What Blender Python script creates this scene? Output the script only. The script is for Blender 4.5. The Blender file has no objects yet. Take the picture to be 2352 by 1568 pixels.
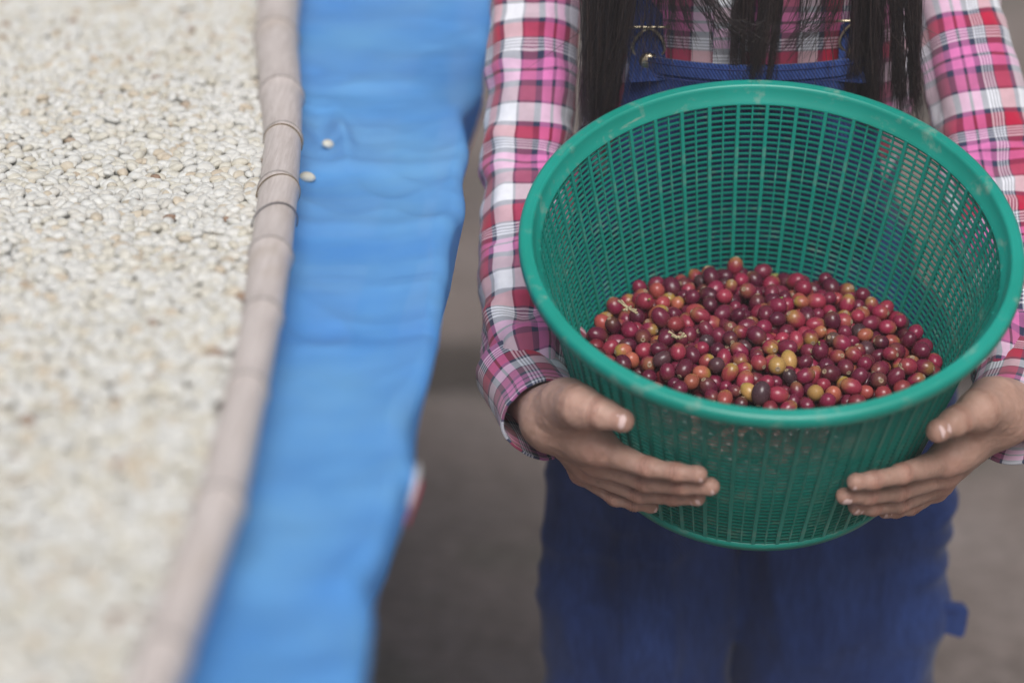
import bpy, math, random
import numpy as np
from mathutils import Vector, Matrix

R = math.radians
random.seed(7)
rng = np.random.default_rng(7)
scene = bpy.context.scene
col = scene.collection

# ------------------------------------------------------------------ camera
cam_data = bpy.data.cameras.new('camera')
cam = bpy.data.objects.new('camera', cam_data)
col.objects.link(cam)
cam.location = (0.0, 0.0, 1.57)
cam.rotation_euler = (R(70), 0, 0)
cam_data.sensor_width = 36
cam_data.lens = 85
cam_data.clip_start = 0.05
cam_data.clip_end = 400
cam_data.dof.use_dof = True
cam_data.dof.focus_distance = 2.08
cam_data.dof.aperture_fstop = 2.35
scene.camera = cam

# ------------------------------------------------------------------ sky, sun, exposure
SUN_EL, SUN_AZ = R(49), R(176)          # overcast: a broad soft sun from behind and above the camera
world = bpy.data.worlds.new('World')
scene.world = world
world.use_nodes = True
wn = world.node_tree.nodes
sky = wn.new('ShaderNodeTexSky')
sky.sky_type = 'NISHITA'
sky.sun_disc = False
sky.sun_elevation = SUN_EL
sky.sun_rotation = SUN_AZ
sky.air_density = 1.0
sky.dust_density = 6.0
sky.ozone_density = 1.0
hs = wn.new('ShaderNodeHueSaturation')
hs.inputs['Saturation'].default_value = 0.45
world.node_tree.links.new(sky.outputs[0], hs.inputs['Color'])
world.node_tree.links.new(hs.outputs[0], wn['Background'].inputs['Color'])
wn['Background'].inputs['Strength'].default_value = 0.05
sun_data = bpy.data.lights.new('sun', 'SUN')
sun = bpy.data.objects.new('sun', sun_data)
col.objects.link(sun)
sun_data.energy = 1.5
sun_data.angle = R(32)
sun_data.color = (1.0, 0.985, 0.975)
sd = Vector((math.sin(SUN_AZ) * math.cos(SUN_EL), math.cos(SUN_AZ) * math.cos(SUN_EL), math.sin(SUN_EL)))
sun.rotation_euler = sd.to_track_quat('Z', 'Y').to_euler()

scene.view_settings.view_transform = 'Standard'
scene.view_settings.look = 'None'
scene.view_settings.exposure = 0.66
scene.view_settings.gamma = 1.0
scene.view_settings.use_curve_mapping = False
scene.render.engine = 'CYCLES'
scene.cycles.use_denoising = True
scene.cycles.max_bounces = 8
scene.cycles.transparent_max_bounces = 12
scene.cycles.volume_bounces = 1
scene.cycles.caustics_reflective = False
scene.cycles.caustics_refractive = False
ADDED_HAZE = 0.011  # density of the veil added to lift the blacks

# ------------------------------------------------------------------ measured positions (metres)
HAND_JOINTS = {
    'left_side': {
        'wrist': [((0.0185, 1.9450, 0.8090), 0.0245), ((0.0324, 1.8780, 0.8178), 0.0230)],
        'thumb': [((0.0446, 1.8477, 0.8426), 0.0170), ((0.0545, 1.8163, 0.8529), 0.0138), ((0.0704, 1.7997, 0.8543), 0.0114), ((0.0877, 1.7884, 0.8523), 0.0099)],
        'index': [((0.0732, 1.8352, 0.8084), 0.0128), ((0.1100, 1.8042, 0.8052), 0.0087), ((0.1325, 1.7922, 0.8059), 0.0078), ((0.1494, 1.7862, 0.8069), 0.0071)],
        'middle': [((0.0698, 1.8604, 0.7871), 0.0123), ((0.1101, 1.8259, 0.7830), 0.0086), ((0.1376, 1.8045, 0.7885), 0.0078), ((0.1600, 1.7938, 0.7926), 0.0071)],
        'ring': [((0.0647, 1.8849, 0.7697), 0.0115), ((0.1061, 1.8474, 0.7631), 0.0082), ((0.1333, 1.8236, 0.7706), 0.0074), ((0.1513, 1.8142, 0.7740), 0.0068)],
        'pinky': [((0.0604, 1.9088, 0.7562), 0.0105), ((0.0876, 1.8775, 0.7464), 0.0074), ((0.1031, 1.8630, 0.7475), 0.0066), ((0.1174, 1.8650, 0.7442), 0.0060)],
    },
    'right_side': {
        'wrist': [((0.4385, 1.9500, 0.8080), 0.0245), ((0.4160, 1.8985, 0.8156), 0.0230)],
        'thumb': [((0.4005, 1.8758, 0.8321), 0.0170), ((0.3831, 1.8478, 0.8373), 0.0135), ((0.3617, 1.8263, 0.8367), 0.0110), ((0.3438, 1.8087, 0.8351), 0.0097)],
        'index': [((0.3608, 1.8658, 0.7844), 0.0126), ((0.3178, 1.8171, 0.7937), 0.0087), ((0.2920, 1.8006, 0.7952), 0.0078), ((0.2775, 1.7947, 0.7965), 0.0071)],
        'middle': [((0.3663, 1.8882, 0.7639), 0.0122), ((0.3208, 1.8462, 0.7654), 0.0086), ((0.2918, 1.8192, 0.7733), 0.0078), ((0.2708, 1.8069, 0.7788), 0.0071)],
        'ring': [((0.3663, 1.9093, 0.7460), 0.0115), ((0.3276, 1.8756, 0.7412), 0.0082), ((0.3002, 1.8437, 0.7528), 0.0074), ((0.2844, 1.8318, 0.7582), 0.0068)],
        'pinky': [((0.3674, 1.9296, 0.7315), 0.0105), ((0.3430, 1.9043, 0.7263), 0.0074), ((0.3277, 1.8922, 0.7283), 0.0066), ((0.3181, 1.8864, 0.7298), 0.0060)],
    },
}
SLEEVE_A = [
    ((0.0249, 2.3191, 1.2169), 0.0620),
    ((0.0232, 2.2894, 1.1352), 0.0500),
    ((0.0214, 2.2575, 1.0916), 0.0425),
    ((0.0179, 2.2113, 1.0230), 0.0425),
    ((0.0130, 2.1703, 0.9543), 0.0435),
    ((0.0112, 2.1133, 0.9001), 0.0425),
    ((0.0106, 2.0625, 0.8628), 0.0405),
    ((0.0112, 2.0195, 0.8325), 0.0395),
    ((0.0161, 1.9869, 0.8159), 0.0345),
    ((0.0234, 1.9558, 0.8034), 0.0260),
]
SLEEVE_B = [
    ((0.3993, 2.3191, 1.2169), 0.0620),
    ((0.4117, 2.2894, 1.1352), 0.0500),
    ((0.4173, 2.2575, 1.0916), 0.0415),
    ((0.4307, 2.2113, 1.0230), 0.0425),
    ((0.4425, 2.1703, 0.9543), 0.0435),
    ((0.4467, 2.1133, 0.9001), 0.0425),
    ((0.4483, 2.0625, 0.8628), 0.0405),
    ((0.4487, 2.0195, 0.8325), 0.0395),
    ((0.4431, 1.9869, 0.8159), 0.0345),
    ((0.4334, 1.9558, 0.8034), 0.0260),
]
CUFF_A = [
    ((0.0062, 1.9969, 0.8141), 0.0400),
    ((0.0189, 1.9524, 0.8088), 0.0385),
    ((0.0294, 1.8946, 0.8108), 0.0390),
]
CUFF_B = [
    ((0.4521, 1.9976, 0.8159), 0.0400),
    ((0.4375, 1.9564, 0.8052), 0.0388),
    ((0.4183, 1.9037, 0.8008), 0.0400),
]
BAMBOO_PATH = [
    ((-0.2939, 3.0674, 0.9930), 0.0277),
    ((-0.2655, 2.7230, 0.9930), 0.0248),
    ((-0.2489, 2.5037, 0.9930), 0.0225),
    ((-0.2335, 2.3505, 0.9930), 0.0217),
    ((-0.2258, 2.2888, 0.9930), 0.0216),
    ((-0.2155, 2.2300, 0.9930), 0.0178),
    ((-0.2061, 2.1054, 0.9930), 0.0165),
    ((-0.1962, 1.9535, 0.9930), 0.0165),
    ((-0.1880, 1.8550, 0.9930), 0.0164),
    ((-0.1863, 1.7737, 0.9930), 0.0164),
    ((-0.1816, 1.6827, 0.9930), 0.0147),
    ((-0.1760, 1.5712, 0.9930), 0.0142),
    ((-0.1750, 1.4878, 0.9930), 0.0138),
    ((-0.1746, 1.4120, 0.9930), 0.0137),
    ((-0.1716, 1.2788, 0.9930), 0.0146),
    ((-0.1760, 1.1659, 0.9930), 0.0140),
    ((-0.1804, 1.0835, 0.9930), 0.0140),
    ((-0.1842, 1.0047, 0.9930), 0.0136),
]
NET_EDGE = [
    (-0.0151, 3.2100),
    (-0.0211, 2.8221),
    (-0.0225, 2.5533),
    (-0.0460, 2.3456),
    (-0.0398, 2.1820),
    (-0.0392, 2.0113),
    (-0.0453, 1.8749),
    (-0.0500, 1.8073),
    (-0.0525, 1.6748),
    (-0.0569, 1.5420),
    (-0.0629, 1.4633),
    (-0.0692, 1.3914),
    (-0.0739, 1.3254),
    (-0.0773, 1.2646),
    (-0.0792, 1.2084),
    (-0.0744, 1.1230),
    (-0.0705, 1.0413),
]
CHERRIES = [  # x, y, z from (0.214, 1.95, 0.8) and radius, in tenths of a millimetre
    (126, -156, 438, 83), (-9, 304, 545, 83), (-44, -525, 329, 82), (586, -184, 378, 83), (-1222, 944, 596, 82), (-959, 869, 664, 82), (-822, 657, 584, 82), (985, -228, 335, 79),
    (-26, -95, 443, 77), (365, 631, 580, 81), (-700, 533, 568, 80), (682, 573, 588, 79), (1167, 558, 530, 79), (-1246, 610, 528, 78), (738, -346, 321, 76), (1420, 231, 436, 76),
    (1267, -31, 386, 76), (107, -472, 294, 79), (-662, -111, 397, 77), (579, 935, 642, 82), (728, 245, 494, 79), (-17, 1081, 689, 79), (241, 152, 487, 80), (-795, 303, 522, 79),
    (-387, -104, 422, 74), (481, 1127, 705, 79), (-991, 455, 479, 81), (-94, 1566, 767, 81), (-239, 958, 682, 76), (-587, 87, 446, 80), (-479, 612, 623, 74), (522, 100, 471, 73),
    (726, -45, 381, 76), (365, -209, 366, 71), (-262, 764, 589, 82), (90, 108, 504, 73), (808, 68, 457, 75), (-151, -252, 334, 80), (1044, 658, 533, 79), (825, -211, 362, 77),
    (466, 356, 506, 79), (-336, 1302, 752, 80), (-279, -193, 388, 70), (-827, 1228, 639, 81), (-987, 257, 423, 82), (-689, 1315, 648, 82), (-844, 32, 428, 74), (-711, 18, 500, 70),
    (-805, -90, 356, 73), (-1104, 558, 509, 75), (-1382, 598, 444, 82), (-170, 37, 418, 83), (-610, -247, 328, 75), (758, 1311, 653, 82), (860, 940, 617, 73), (428, -421, 291, 73),
    (-1025, 779, 554, 74), (-954, 112, 351, 83), (228, -240, 364, 68), (104, 673, 616, 79), (1131, 766, 599, 75), (213, 788, 645, 81), (1143, -174, 341, 74), (1127, 88, 456, 68),
    (-376, 857, 639, 73), (1329, 364, 485, 68), (-463, -257, 275, 81), (-517, -136, 362, 74), (-239, 303, 521, 67), (-526, 1002, 651, 72), (-144, 663, 596, 72), (1023, 1129, 638, 73),
    (69, 1409, 685, 82), (200, 563, 606, 66), (281, -324, 270, 68), (1293, 673, 553, 68), (-138, 391, 547, 70), (1419, 41, 350, 80), (1025, -48, 363, 76), (440, 873, 658, 66),
    (-357, 170, 457, 74), (445, 1378, 683, 82), (7, -358, 348, 80), (76, 524, 543, 79), (1077, 295, 488, 65), (-58, 1322, 713, 75), (244, 5, 426, 71), (158, 1546, 721, 78),
    (890, -36, 407, 66), (959, 453, 499, 65), (-379, 1018, 672, 77), (384, -7, 418, 62), (925, 730, 575, 62), (668, 77, 433, 66), (-862, 173, 463, 72), (-787, 982, 611, 71),
    (-658, 336, 499, 64), (227, 1425, 642, 82), (-439, 453, 548, 65), (56, 967, 611, 78), (-1171, 275, 412, 72), (904, 1361, 593, 82), (333, 288, 504, 70), (-584, 452, 498, 71),
    (1412, 519, 501, 68), (-258, -363, 288, 64), (-127, -393, 289, 70), (429, 205, 438, 71), (-654, 1003, 600, 65), (-980, 1306, 642, 74), (543, 612, 535, 76), (718, 1068, 625, 63),
    (789, 683, 539, 83), (-320, 414, 493, 73), (575, -443, 284, 76), (791, 529, 489, 71), (1198, 214, 433, 80), (-155, -115, 392, 64), (477, 734, 579, 71), (-439, 339, 477, 70),
    (-496, 198, 462, 65), (205, 1160, 640, 77), (-591, 662, 543, 72), (563, 459, 523, 63), (567, -7, 372, 80), (-166, 1158, 705, 63), (448, -95, 322, 77), (307, 915, 610, 81),
    (671, 381, 486, 69), (-927, 589, 498, 69), (1079, 929, 606, 64), (509, -317, 323, 63), (957, 326, 410, 82), (280, 532, 494, 76), (-315, 41, 435, 64), (1046, 202, 394, 71),
    (-464, 12, 416, 65), (-1123, 417, 412, 72), (364, 1510, 639, 79), (-1102, 154, 373, 73), (230, 392, 478, 74), (-1278, 410, 392, 74), (-167, 186, 447, 69), (-308, 1161, 675, 83),
    (1535, 218, 336, 77), (-205, 1422, 713, 73), (-74, 518, 555, 73), (-1094, 1019, 551, 66), (727, 1457, 673, 69), (-217, 508, 531, 72), (-1326, 781, 479, 77), (864, -307, 255, 71),
    (-823, 1416, 642, 78), (-510, 775, 602, 79), (-390, 684, 516, 82), (-387, -113, 261, 82), (513, -581, 281, 74), (-314, -246, 264, 68), (691, 884, 566, 64), (-543, 1256, 642, 67),
    (923, 584, 482, 72), (1194, 439, 438, 68), (-1204, 545, 390, 80), (-1116, 885, 486, 81), (580, 818, 554, 65), (-554, 1403, 634, 80), (848, 414, 446, 64), (97, -243, 317, 69),
    (1209, 94, 351, 66), (-701, 747, 572, 70), (-983, 1101, 617, 79), (193, 1015, 623, 69), (977, 1011, 560, 75), (-115, 309, 443, 65), (-837, 840, 566, 76), (-419, 1393, 679, 63),
    (-1095, 1197, 542, 82), (1205, 942, 573, 67), (-445, 1599, 646, 72), (-156, 1062, 598, 81), (609, 1355, 599, 83), (314, 1063, 640, 62), (1326, 603, 446, 64), (-151, 886, 593, 62),
    (938, 97, 375, 79), (229, -441, 211, 72), (-344, -489, 266, 73), (435, 512, 479, 82), (-26, 69, 439, 67), (705, -210, 274, 72), (74, 819, 587, 73), (1480, 505, 368, 82),
    (976, 858, 530, 81), (-44, -140, 294, 80), (-253, 637, 520, 63), (876, 209, 438, 63), (793, 1177, 580, 67), (-591, 1136, 616, 64), (-491, 566, 479, 77), (68, 1193, 636, 64),
    (-1185, 6, 396, 82), (-413, 1259, 639, 63), (-52, 835, 536, 64), (406, -279, 256, 66), (-726, 1122, 583, 76), (-1305, 934, 460, 77), (292, 1283, 602, 79), (447, 91, 341, 78),
    (-753, -207, 290, 67), (-903, 737, 467, 81), (-714, 27, 355, 76), (-210, 1275, 690, 63), (-961, -51, 294, 77), (168, 626, 493, 68), (1304, 939, 470, 76), (-72, 1206, 609, 79),
    (344, -526, 224, 67), (-241, 292, 375, 80), (206, -207, 222, 80), (91, -5, 397, 78), (-970, 952, 527, 78), (1262, 337, 360, 77), (929, 1210, 558, 75), (660, 1210, 592, 72),
    (-14, 199, 423, 65), (-448, -400, 252, 64), (322, 771, 548, 66), (-714, -346, 301, 70), (-17, 663, 516, 78), (83, 397, 457, 75), (1058, 553, 422, 74), (403, 1195, 608, 63),
    (557, 265, 442, 65), (-1176, 737, 466, 80), (-549, 912, 545, 69), (1331, 793, 487, 74), (1077, 82, 330, 68), (441, 1010, 606, 79), (522, 1507, 627, 79), (1331, 173, 320, 81),
    (-333, 1508, 700, 82), (818, 840, 511, 79), (-562, 310, 394, 82), (-1029, 668, 473, 63), (-879, 369, 414, 74), (903, -102, 275, 82), (-1301, 697, 367, 65), (334, 1, 291, 75),
    (667, 303, 366, 75), (-72, 963, 527, 67), (232, -100, 327, 73), (-586, 1551, 603, 75), (-452, 1133, 606, 74), (139, 1304, 590, 76), (358, 399, 412, 71), (1326, 474, 389, 77),
    (-56, 1111, 484, 79), (-38, 1662, 659, 75), (-725, 144, 441, 70), (850, 1063, 558, 63), (-696, 888, 524, 79), (114, 248, 460, 76), (615, -93, 248, 78), (294, 1642, 595, 77),
    (336, -146, 247, 66), (-774, 594, 459, 66), (661, 510, 463, 63), (698, -430, 217, 64), (-867, 513, 396, 72), (-690, -81, 243, 82), (-331, 552, 469, 64), (1417, 363, 384, 66),
    (-204, -475, 207, 69), (1339, -49, 260, 70), (1066, 417, 437, 63), (-565, 2, 309, 82), (-270, -58, 351, 71), (739, 1088, 502, 64), (898, 734, 446, 69), (1019, -358, 244, 83),
    (145, 128, 377, 68), (-486, 444, 395, 71), (-1216, 1062, 487, 79), (159, 512, 421, 67), (-56, 8, 321, 70), (-375, 34, 311, 74), (1242, 98, 226, 63), (1051, -136, 229, 76),
    (-187, -128, 268, 65), (67, 14, 251, 71), (449, 868, 510, 82), (275, 114, 350, 66), (819, 39, 306, 70), (183, -579, 212, 74), (98, -109, 300, 65), (576, 429, 379, 82),
    (-555, 1049, 518, 72), (-62, 436, 434, 74), (663, 647, 453, 74), (-858, 1080, 543, 68), (1100, 1194, 521, 81), (1178, -307, 293, 72), (364, 211, 313, 71), (-832, 25, 254, 78),
    (-748, 436, 452, 79), (36, 1222, 497, 65), (587, 161, 348, 79), (-896, 200, 226, 78), (759, -72, 243, 68), (-277, 914, 542, 76), (674, 53, 270, 80), (558, 1109, 576, 73),
    (523, 1236, 620, 65), (660, 1523, 565, 74), (-787, 828, 398, 81), (440, 491, 318, 80), (-77, 1466, 644, 79), (765, -550, 258, 73), (1281, 959, 320, 78), (-200, 421, 426, 65),
    (-482, 130, 342, 74), (-536, -132, 214, 76), (-1061, 533, 379, 64), (1388, 456, 257, 70), (361, -383, 160, 80), (1187, 219, 273, 78), (-205, 1584, 665, 71), (1358, 832, 344, 73),
    (750, 171, 353, 82), (-721, 282, 383, 80), (28, -606, 217, 73), (-424, 257, 367, 69), (-203, -289, 175, 81), (1232, 1059, 513, 68), (645, -300, 185, 68), (1179, 709, 461, 83),
    (5, 137, 299, 75), (-264, -1, 215, 77), (956, -232, 186, 66), (1038, 195, 248, 75), (1096, 1051, 501, 63), (-416, 837, 498, 75), (-548, 804, 465, 66), (-297, 1068, 539, 72),
    (-421, 986, 527, 77), (309, 368, 277, 77), (421, 652, 421, 71), (289, 675, 459, 68), (1155, -35, 281, 78), (247, 273, 383, 80), (-491, 1611, 516, 66), (-299, 511, 342, 74),
    (-1424, 724, 388, 63), (-266, 140, 337, 80), (644, 1010, 536, 64), (984, 1116, 455, 74), (-1044, 178, 241, 73), (408, -202, 144, 70), (-13, -427, 215, 71), (749, 962, 482, 64),
    (436, 1611, 536, 81), (892, 230, 295, 82), (-911, 1366, 520, 79), (110, 251, 303, 81), (-108, 235, 328, 73), (545, 583, 387, 76), (939, 480, 353, 82), (373, 775, 430, 62),
    (-620, 182, 316, 77), (-4, 322, 369, 70), (806, 306, 388, 66), (841, 1165, 442, 78), (-1049, 322, 291, 78), (-638, 1228, 522, 75), (-627, 448, 358, 75), (105, 549, 286, 83),
    (51, 984, 458, 76), (-929, 874, 411, 68), (780, 742, 382, 66), (-286, 806, 418, 82), (-827, 959, 473, 75), (1313, 205, 164, 79), (-1202, 893, 353, 78), (993, -4, 204, 68),
    (875, 985, 448, 68), (1506, 382, 283, 70), (-124, 380, 311, 75), (-1324, 578, 299, 74), (-638, 576, 434, 74), (245, 40, 170, 80), (-1005, 1090, 460, 80), (-770, 157, 303, 76),
    (-7, 568, 395, 75), (-1104, 459, 277, 70), (-54, -288, 220, 75), (682, 792, 466, 73), (775, 885, 367, 77), (163, 401, 324, 81), (1122, 867, 497, 69), (-1105, 651, 374, 63),
    (-860, 249, 353, 62), (-172, 730, 478, 64), (191, 28, 303, 64), (683, 557, 336, 74), (332, 1018, 503, 70), (435, 1127, 486, 80), (-267, 1229, 384, 80), (-147, 528, 345, 79),
    (-1022, 713, 258, 64), (464, 318, 344, 80), (-1019, 1289, 444, 73), (1117, 319, 362, 70), (-139, 111, 246, 80), (-639, 1377, 501, 70), (1171, 976, 420, 71), (509, -346, 188, 75),
    (-544, 561, 334, 63), (972, 650, 371, 66), (368, -47, 157, 72), (19, 1450, 387, 66), (1374, 311, 260, 76), (196, 1535, 541, 71), (921, 1261, 367, 69), (-883, 1132, 396, 63),
    (-344, 1211, 526, 78), (-12, 1321, 423, 68), (941, 358, 233, 67), (49, 836, 443, 74), (-387, -221, 135, 82), (516, 1162, 354, 79), (529, -215, 242, 68), (289, -262, 115, 67),
    (-2, 1331, 567, 69), (-369, 1519, 540, 82), (-770, 1175, 446, 68), (752, 287, 245, 74)]

# ------------------------------------------------------------------ helpers
def link(o, parent=None):
    col.objects.link(o)
    if parent is not None:
        o.parent = parent
    return o

def empty(name, loc=(0, 0, 0)):
    o = bpy.data.objects.new(name, None)
    o.location = loc
    o.empty_display_size = 0.05
    return link(o)

def tag(o, label=None, category=None, group=None, kind=None):
    if label: o['label'] = label
    if category: o['category'] = category
    if group: o['group'] = group
    if kind: o['kind'] = kind
    return o

def mesh(name, verts, faces, mat=None, smooth=True, uv=None):
    me = bpy.data.meshes.new(name)
    V = np.asarray(verts, np.float32)
    if isinstance(faces, np.ndarray):
        cnt = np.full(len(faces), faces.shape[1], np.int32); idx = faces.astype(np.int32).ravel()
    else:
        cnt = np.array([len(f) for f in faces], np.int32)
        idx = np.array([i for f in faces for i in f], np.int32)
    me.vertices.add(len(V)); me.vertices.foreach_set('co', V.ravel())
    me.loops.add(len(idx)); me.loops.foreach_set('vertex_index', idx)
    me.polygons.add(len(cnt)); me.polygons.foreach_set('loop_start', np.r_[0, np.cumsum(cnt)[:-1]].astype(np.int32))
    me.update(calc_edges=True)
    me.polygons.foreach_set('use_smooth', np.full(len(cnt), bool(smooth)))
    if mat is not None:
        for m in (mat if isinstance(mat, (list, tuple)) else [mat]):
            me.materials.append(m)
    if uv is not None:
        layer = me.uv_layers.new(name='UVMap')
        layer.data.foreach_set('uv', np.asarray(uv, np.float32)[idx].ravel())
    me.validate()
    me.update()
    return me

def part(name, verts, faces, mat, parent=None, smooth=True, uv=None, base=None):
    """mesh object; verts are world coordinates, parents are Empties/objects without rotation"""
    v = np.asarray(verts, float)
    if parent is not None:
        p = parent; off = np.zeros(3)
        while p is not None:
            off += np.array(p.location); p = p.parent
        v = v - off
    o = bpy.data.objects.new(name, mesh(name, v, faces, mat, smooth, uv))
    return link(o, parent)

def grid_faces(nu, nv, wrap_v=False, flip=False, base=0):
    """quads of a grid; vertex index = i*nv + j"""
    I, J = np.meshgrid(np.arange(nu - 1), np.arange(nv if wrap_v else nv - 1), indexing='ij')
    I, J = I.ravel(), J.ravel(); K = (J + 1) % nv
    Q = np.stack([I * nv + J, I * nv + K, (I + 1) * nv + K, (I + 1) * nv + J], 1) + base
    return Q[:, ::-1].copy() if flip else Q

def catmull(pts, n):
    """resample a list of vectors with a Catmull-Rom spline"""
    P = np.asarray(pts, float)
    P = np.vstack([2 * P[0] - P[1], P, 2 * P[-1] - P[-2]])
    t = np.linspace(0, len(P) - 3 - 1e-6, n)
    i = t.astype(int); u = (t - i)[:, None]
    a, b, c, d = P[i], P[i + 1], P[i + 2], P[i + 3]
    return 0.5 * ((2 * b) + (c - a) * u + (2 * a - 5 * b + 4 * c - d) * u * u + (3 * b - a - 3 * c + d) * u ** 3)

def frames(path, ref=(0, -1, 0)):
    """tangent and two normals per path point; first normal stays close to ref"""
    T = np.gradient(path, axis=0)
    T /= np.linalg.norm(T, axis=1)[:, None]
    ref = np.array(ref, float)
    N = ref - (T @ ref)[:, None] * T
    N /= np.linalg.norm(N, axis=1)[:, None]
    return T, N, np.cross(T, N)

def tube(path, rad, sides=8, ref=(0, 0, 1), caps=True):
    path = np.asarray(path, float)
    rad = np.broadcast_to(np.asarray(rad, float), (len(path),))
    T, N, B = frames(path, ref)
    th = np.linspace(0, 2 * np.pi, sides, endpoint=False)
    V = path[:, None] + rad[:, None, None] * (np.cos(th)[None, :, None] * N[:, None] + np.sin(th)[None, :, None] * B[:, None])
    F = grid_faces(len(path), sides, True)
    V = V.reshape(-1, 3)
    if caps:
        n = len(path)
        F = [tuple(q) for q in F] + [tuple(range(sides))[::-1], tuple((n - 1) * sides + j for j in range(sides))]
    return V, F

def merge(items):
    V, F, n = [], [], 0
    quads = all(isinstance(f, np.ndarray) for _, f in items)
    for v, f in items:
        V.append(np.asarray(v))
        if quads: F.append(f + n)
        else: F += [tuple(int(i) + n for i in q) for q in f]
        n += len(v)
    return np.vstack(V), (np.vstack(F) if quads else F)

def hash3(ix, iy, iz):
    h = (ix.astype(np.int64) * 374761393 + iy.astype(np.int64) * 668265263 + iz.astype(np.int64) * 2147483647) & 0xffffffff
    h = ((h ^ (h >> 13)) * 1274126177) & 0xffffffff
    return ((h ^ (h >> 16)) & 0xffff) / 65535.0 * 2 - 1

def noise3(P):
    P = np.asarray(P, float)
    I = np.floor(P).astype(np.int64); f = P - I
    f = f * f * (3 - 2 * f)
    out = 0
    for dx in (0, 1):
        for dy in (0, 1):
            for dz in (0, 1):
                w = (f[..., 0] if dx else 1 - f[..., 0]) * (f[..., 1] if dy else 1 - f[..., 1]) * (f[..., 2] if dz else 1 - f[..., 2])
                out = out + w * hash3(I[..., 0] + dx, I[..., 1] + dy, I[..., 2] + dz)
    return out

def noise2(x, y, seed=0):
    return noise3(np.stack([x, y, np.full_like(np.asarray(x, float), seed + 0.5)], -1))

# signed distances --------------------------------------------------
def sd_cone(P, a, b, ra, rb):
    a = np.asarray(a, float); b = np.asarray(b, float)
    ab = b - a
    t = np.clip(((P - a) @ ab) / (ab @ ab), 0, 1)
    return np.linalg.norm(P - a - t[..., None] * ab, axis=-1) - (ra + (rb - ra) * t)

def sd_ell(P, c, r):
    r = np.asarray(r, float)
    q = (P - np.asarray(c, float)) / r
    k0 = np.linalg.norm(q, axis=-1)
    k1 = np.linalg.norm(q / r, axis=-1)
    return k0 * (k0 - 1) / np.maximum(k1, 1e-9)

def smin(a, b, k):
    h = np.clip(0.5 + 0.5 * (b - a) / k, 0, 1)
    return b + (a - b) * h - k * h * (1 - h)

def grid_points(lo, hi, h):
    ax = [np.arange(lo[i], hi[i] + h, h) for i in range(3)]
    G = np.stack(np.meshgrid(*ax, indexing='ij'), -1)
    return G, np.array(lo, float)

def fine_field(G, fn, k=4, band=0.010):
    """evaluate a distance only close to the surface; elsewhere the sign of a coarse sample is enough"""
    nx, ny, nz = G.shape[:3]
    C = G[::k, ::k, ::k]
    c = fn(C.reshape(-1, 3)).reshape(C.shape[:3])
    f = np.repeat(np.repeat(np.repeat(c, k, 0), k, 1), k, 2)[:nx, :ny, :nz].copy()
    m = np.abs(f) < band
    f[m] = fn(G[m])
    return f

def surface_nets(f, lo, h):
    nx, ny, nz = f.shape
    s = f < 0
    cnt = np.zeros((nx - 1, ny - 1, nz - 1), np.int8)
    c8 = [(i, j, k) for i in (0, 1) for j in (0, 1) for k in (0, 1)]
    for i, j, k in c8:
        cnt += s[i:nx - 1 + i, j:ny - 1 + j, k:nz - 1 + k]
    act = np.argwhere((cnt > 0) & (cnt < 8))
    ids = -np.ones(cnt.shape, np.int64)
    ids[act[:, 0], act[:, 1], act[:, 2]] = np.arange(len(act))
    acc = np.zeros((len(act), 3)); num = np.zeros(len(act))
    for a in c8:
        for d in range(3):
            if a[d]: continue
            b = list(a); b[d] = 1
            fa = f[act[:, 0] + a[0], act[:, 1] + a[1], act[:, 2] + a[2]]
            fb = f[act[:, 0] + b[0], act[:, 1] + b[1], act[:, 2] + b[2]]
            m = (fa < 0) != (fb < 0)
            t = np.where(m, fa / np.where(m, fa - fb, 1), 0)
            p = np.tile(np.array(a, float), (len(act), 1)); p[:, d] += t
            acc += p * m[:, None]; num += m
    V = lo + (act + acc / num[:, None]) * h
    quads = []
    for d in range(3):
        sl0 = [slice(None)] * 3; sl1 = [slice(None)] * 3
        sl0[d] = slice(0, -1); sl1[d] = slice(1, None)
        e = np.argwhere(s[tuple(sl0)] != s[tuple(sl1)])
        u, w = (d + 1) % 3, (d + 2) % 3
        e = e[(e[:, u] > 0) & (e[:, w] > 0) & (e[:, u] < f.shape[u] - 1) & (e[:, w] < f.shape[w] - 1)]
        def cid(du, dw):
            q = e.copy(); q[:, u] += du; q[:, w] += dw
            return ids[q[:, 0], q[:, 1], q[:, 2]]
        Q = np.stack([cid(-1, -1), cid(0, -1), cid(0, 0), cid(-1, 0)], 1)
        inside = s[e[:, 0], e[:, 1], e[:, 2]]
        Q[~inside] = Q[~inside][:, ::-1]
        quads.append(Q)
    return V, np.vstack(quads)

def vnormals(V, Q):
    n = np.cross(V[Q[:, 2]] - V[Q[:, 0]], V[Q[:, 3]] - V[Q[:, 1]])
    N = np.zeros_like(V)
    for k in range(4):
        np.add.at(N, Q[:, k], n)
    return N / np.maximum(np.linalg.norm(N, axis=1), 1e-12)[:, None]

def relax(V, Q, it=2, w=0.5):
    for _ in range(it):
        S = np.zeros_like(V); c = np.zeros(len(V))
        for k in range(4):
            a, b = Q[:, k], Q[:, (k + 1) % 4]
            np.add.at(S, a, V[b]); np.add.at(c, a, 1)
            np.add.at(S, b, V[a]); np.add.at(c, b, 1)
        V = V * (1 - w) + w * S / np.maximum(c, 1)[:, None]
    return V

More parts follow.
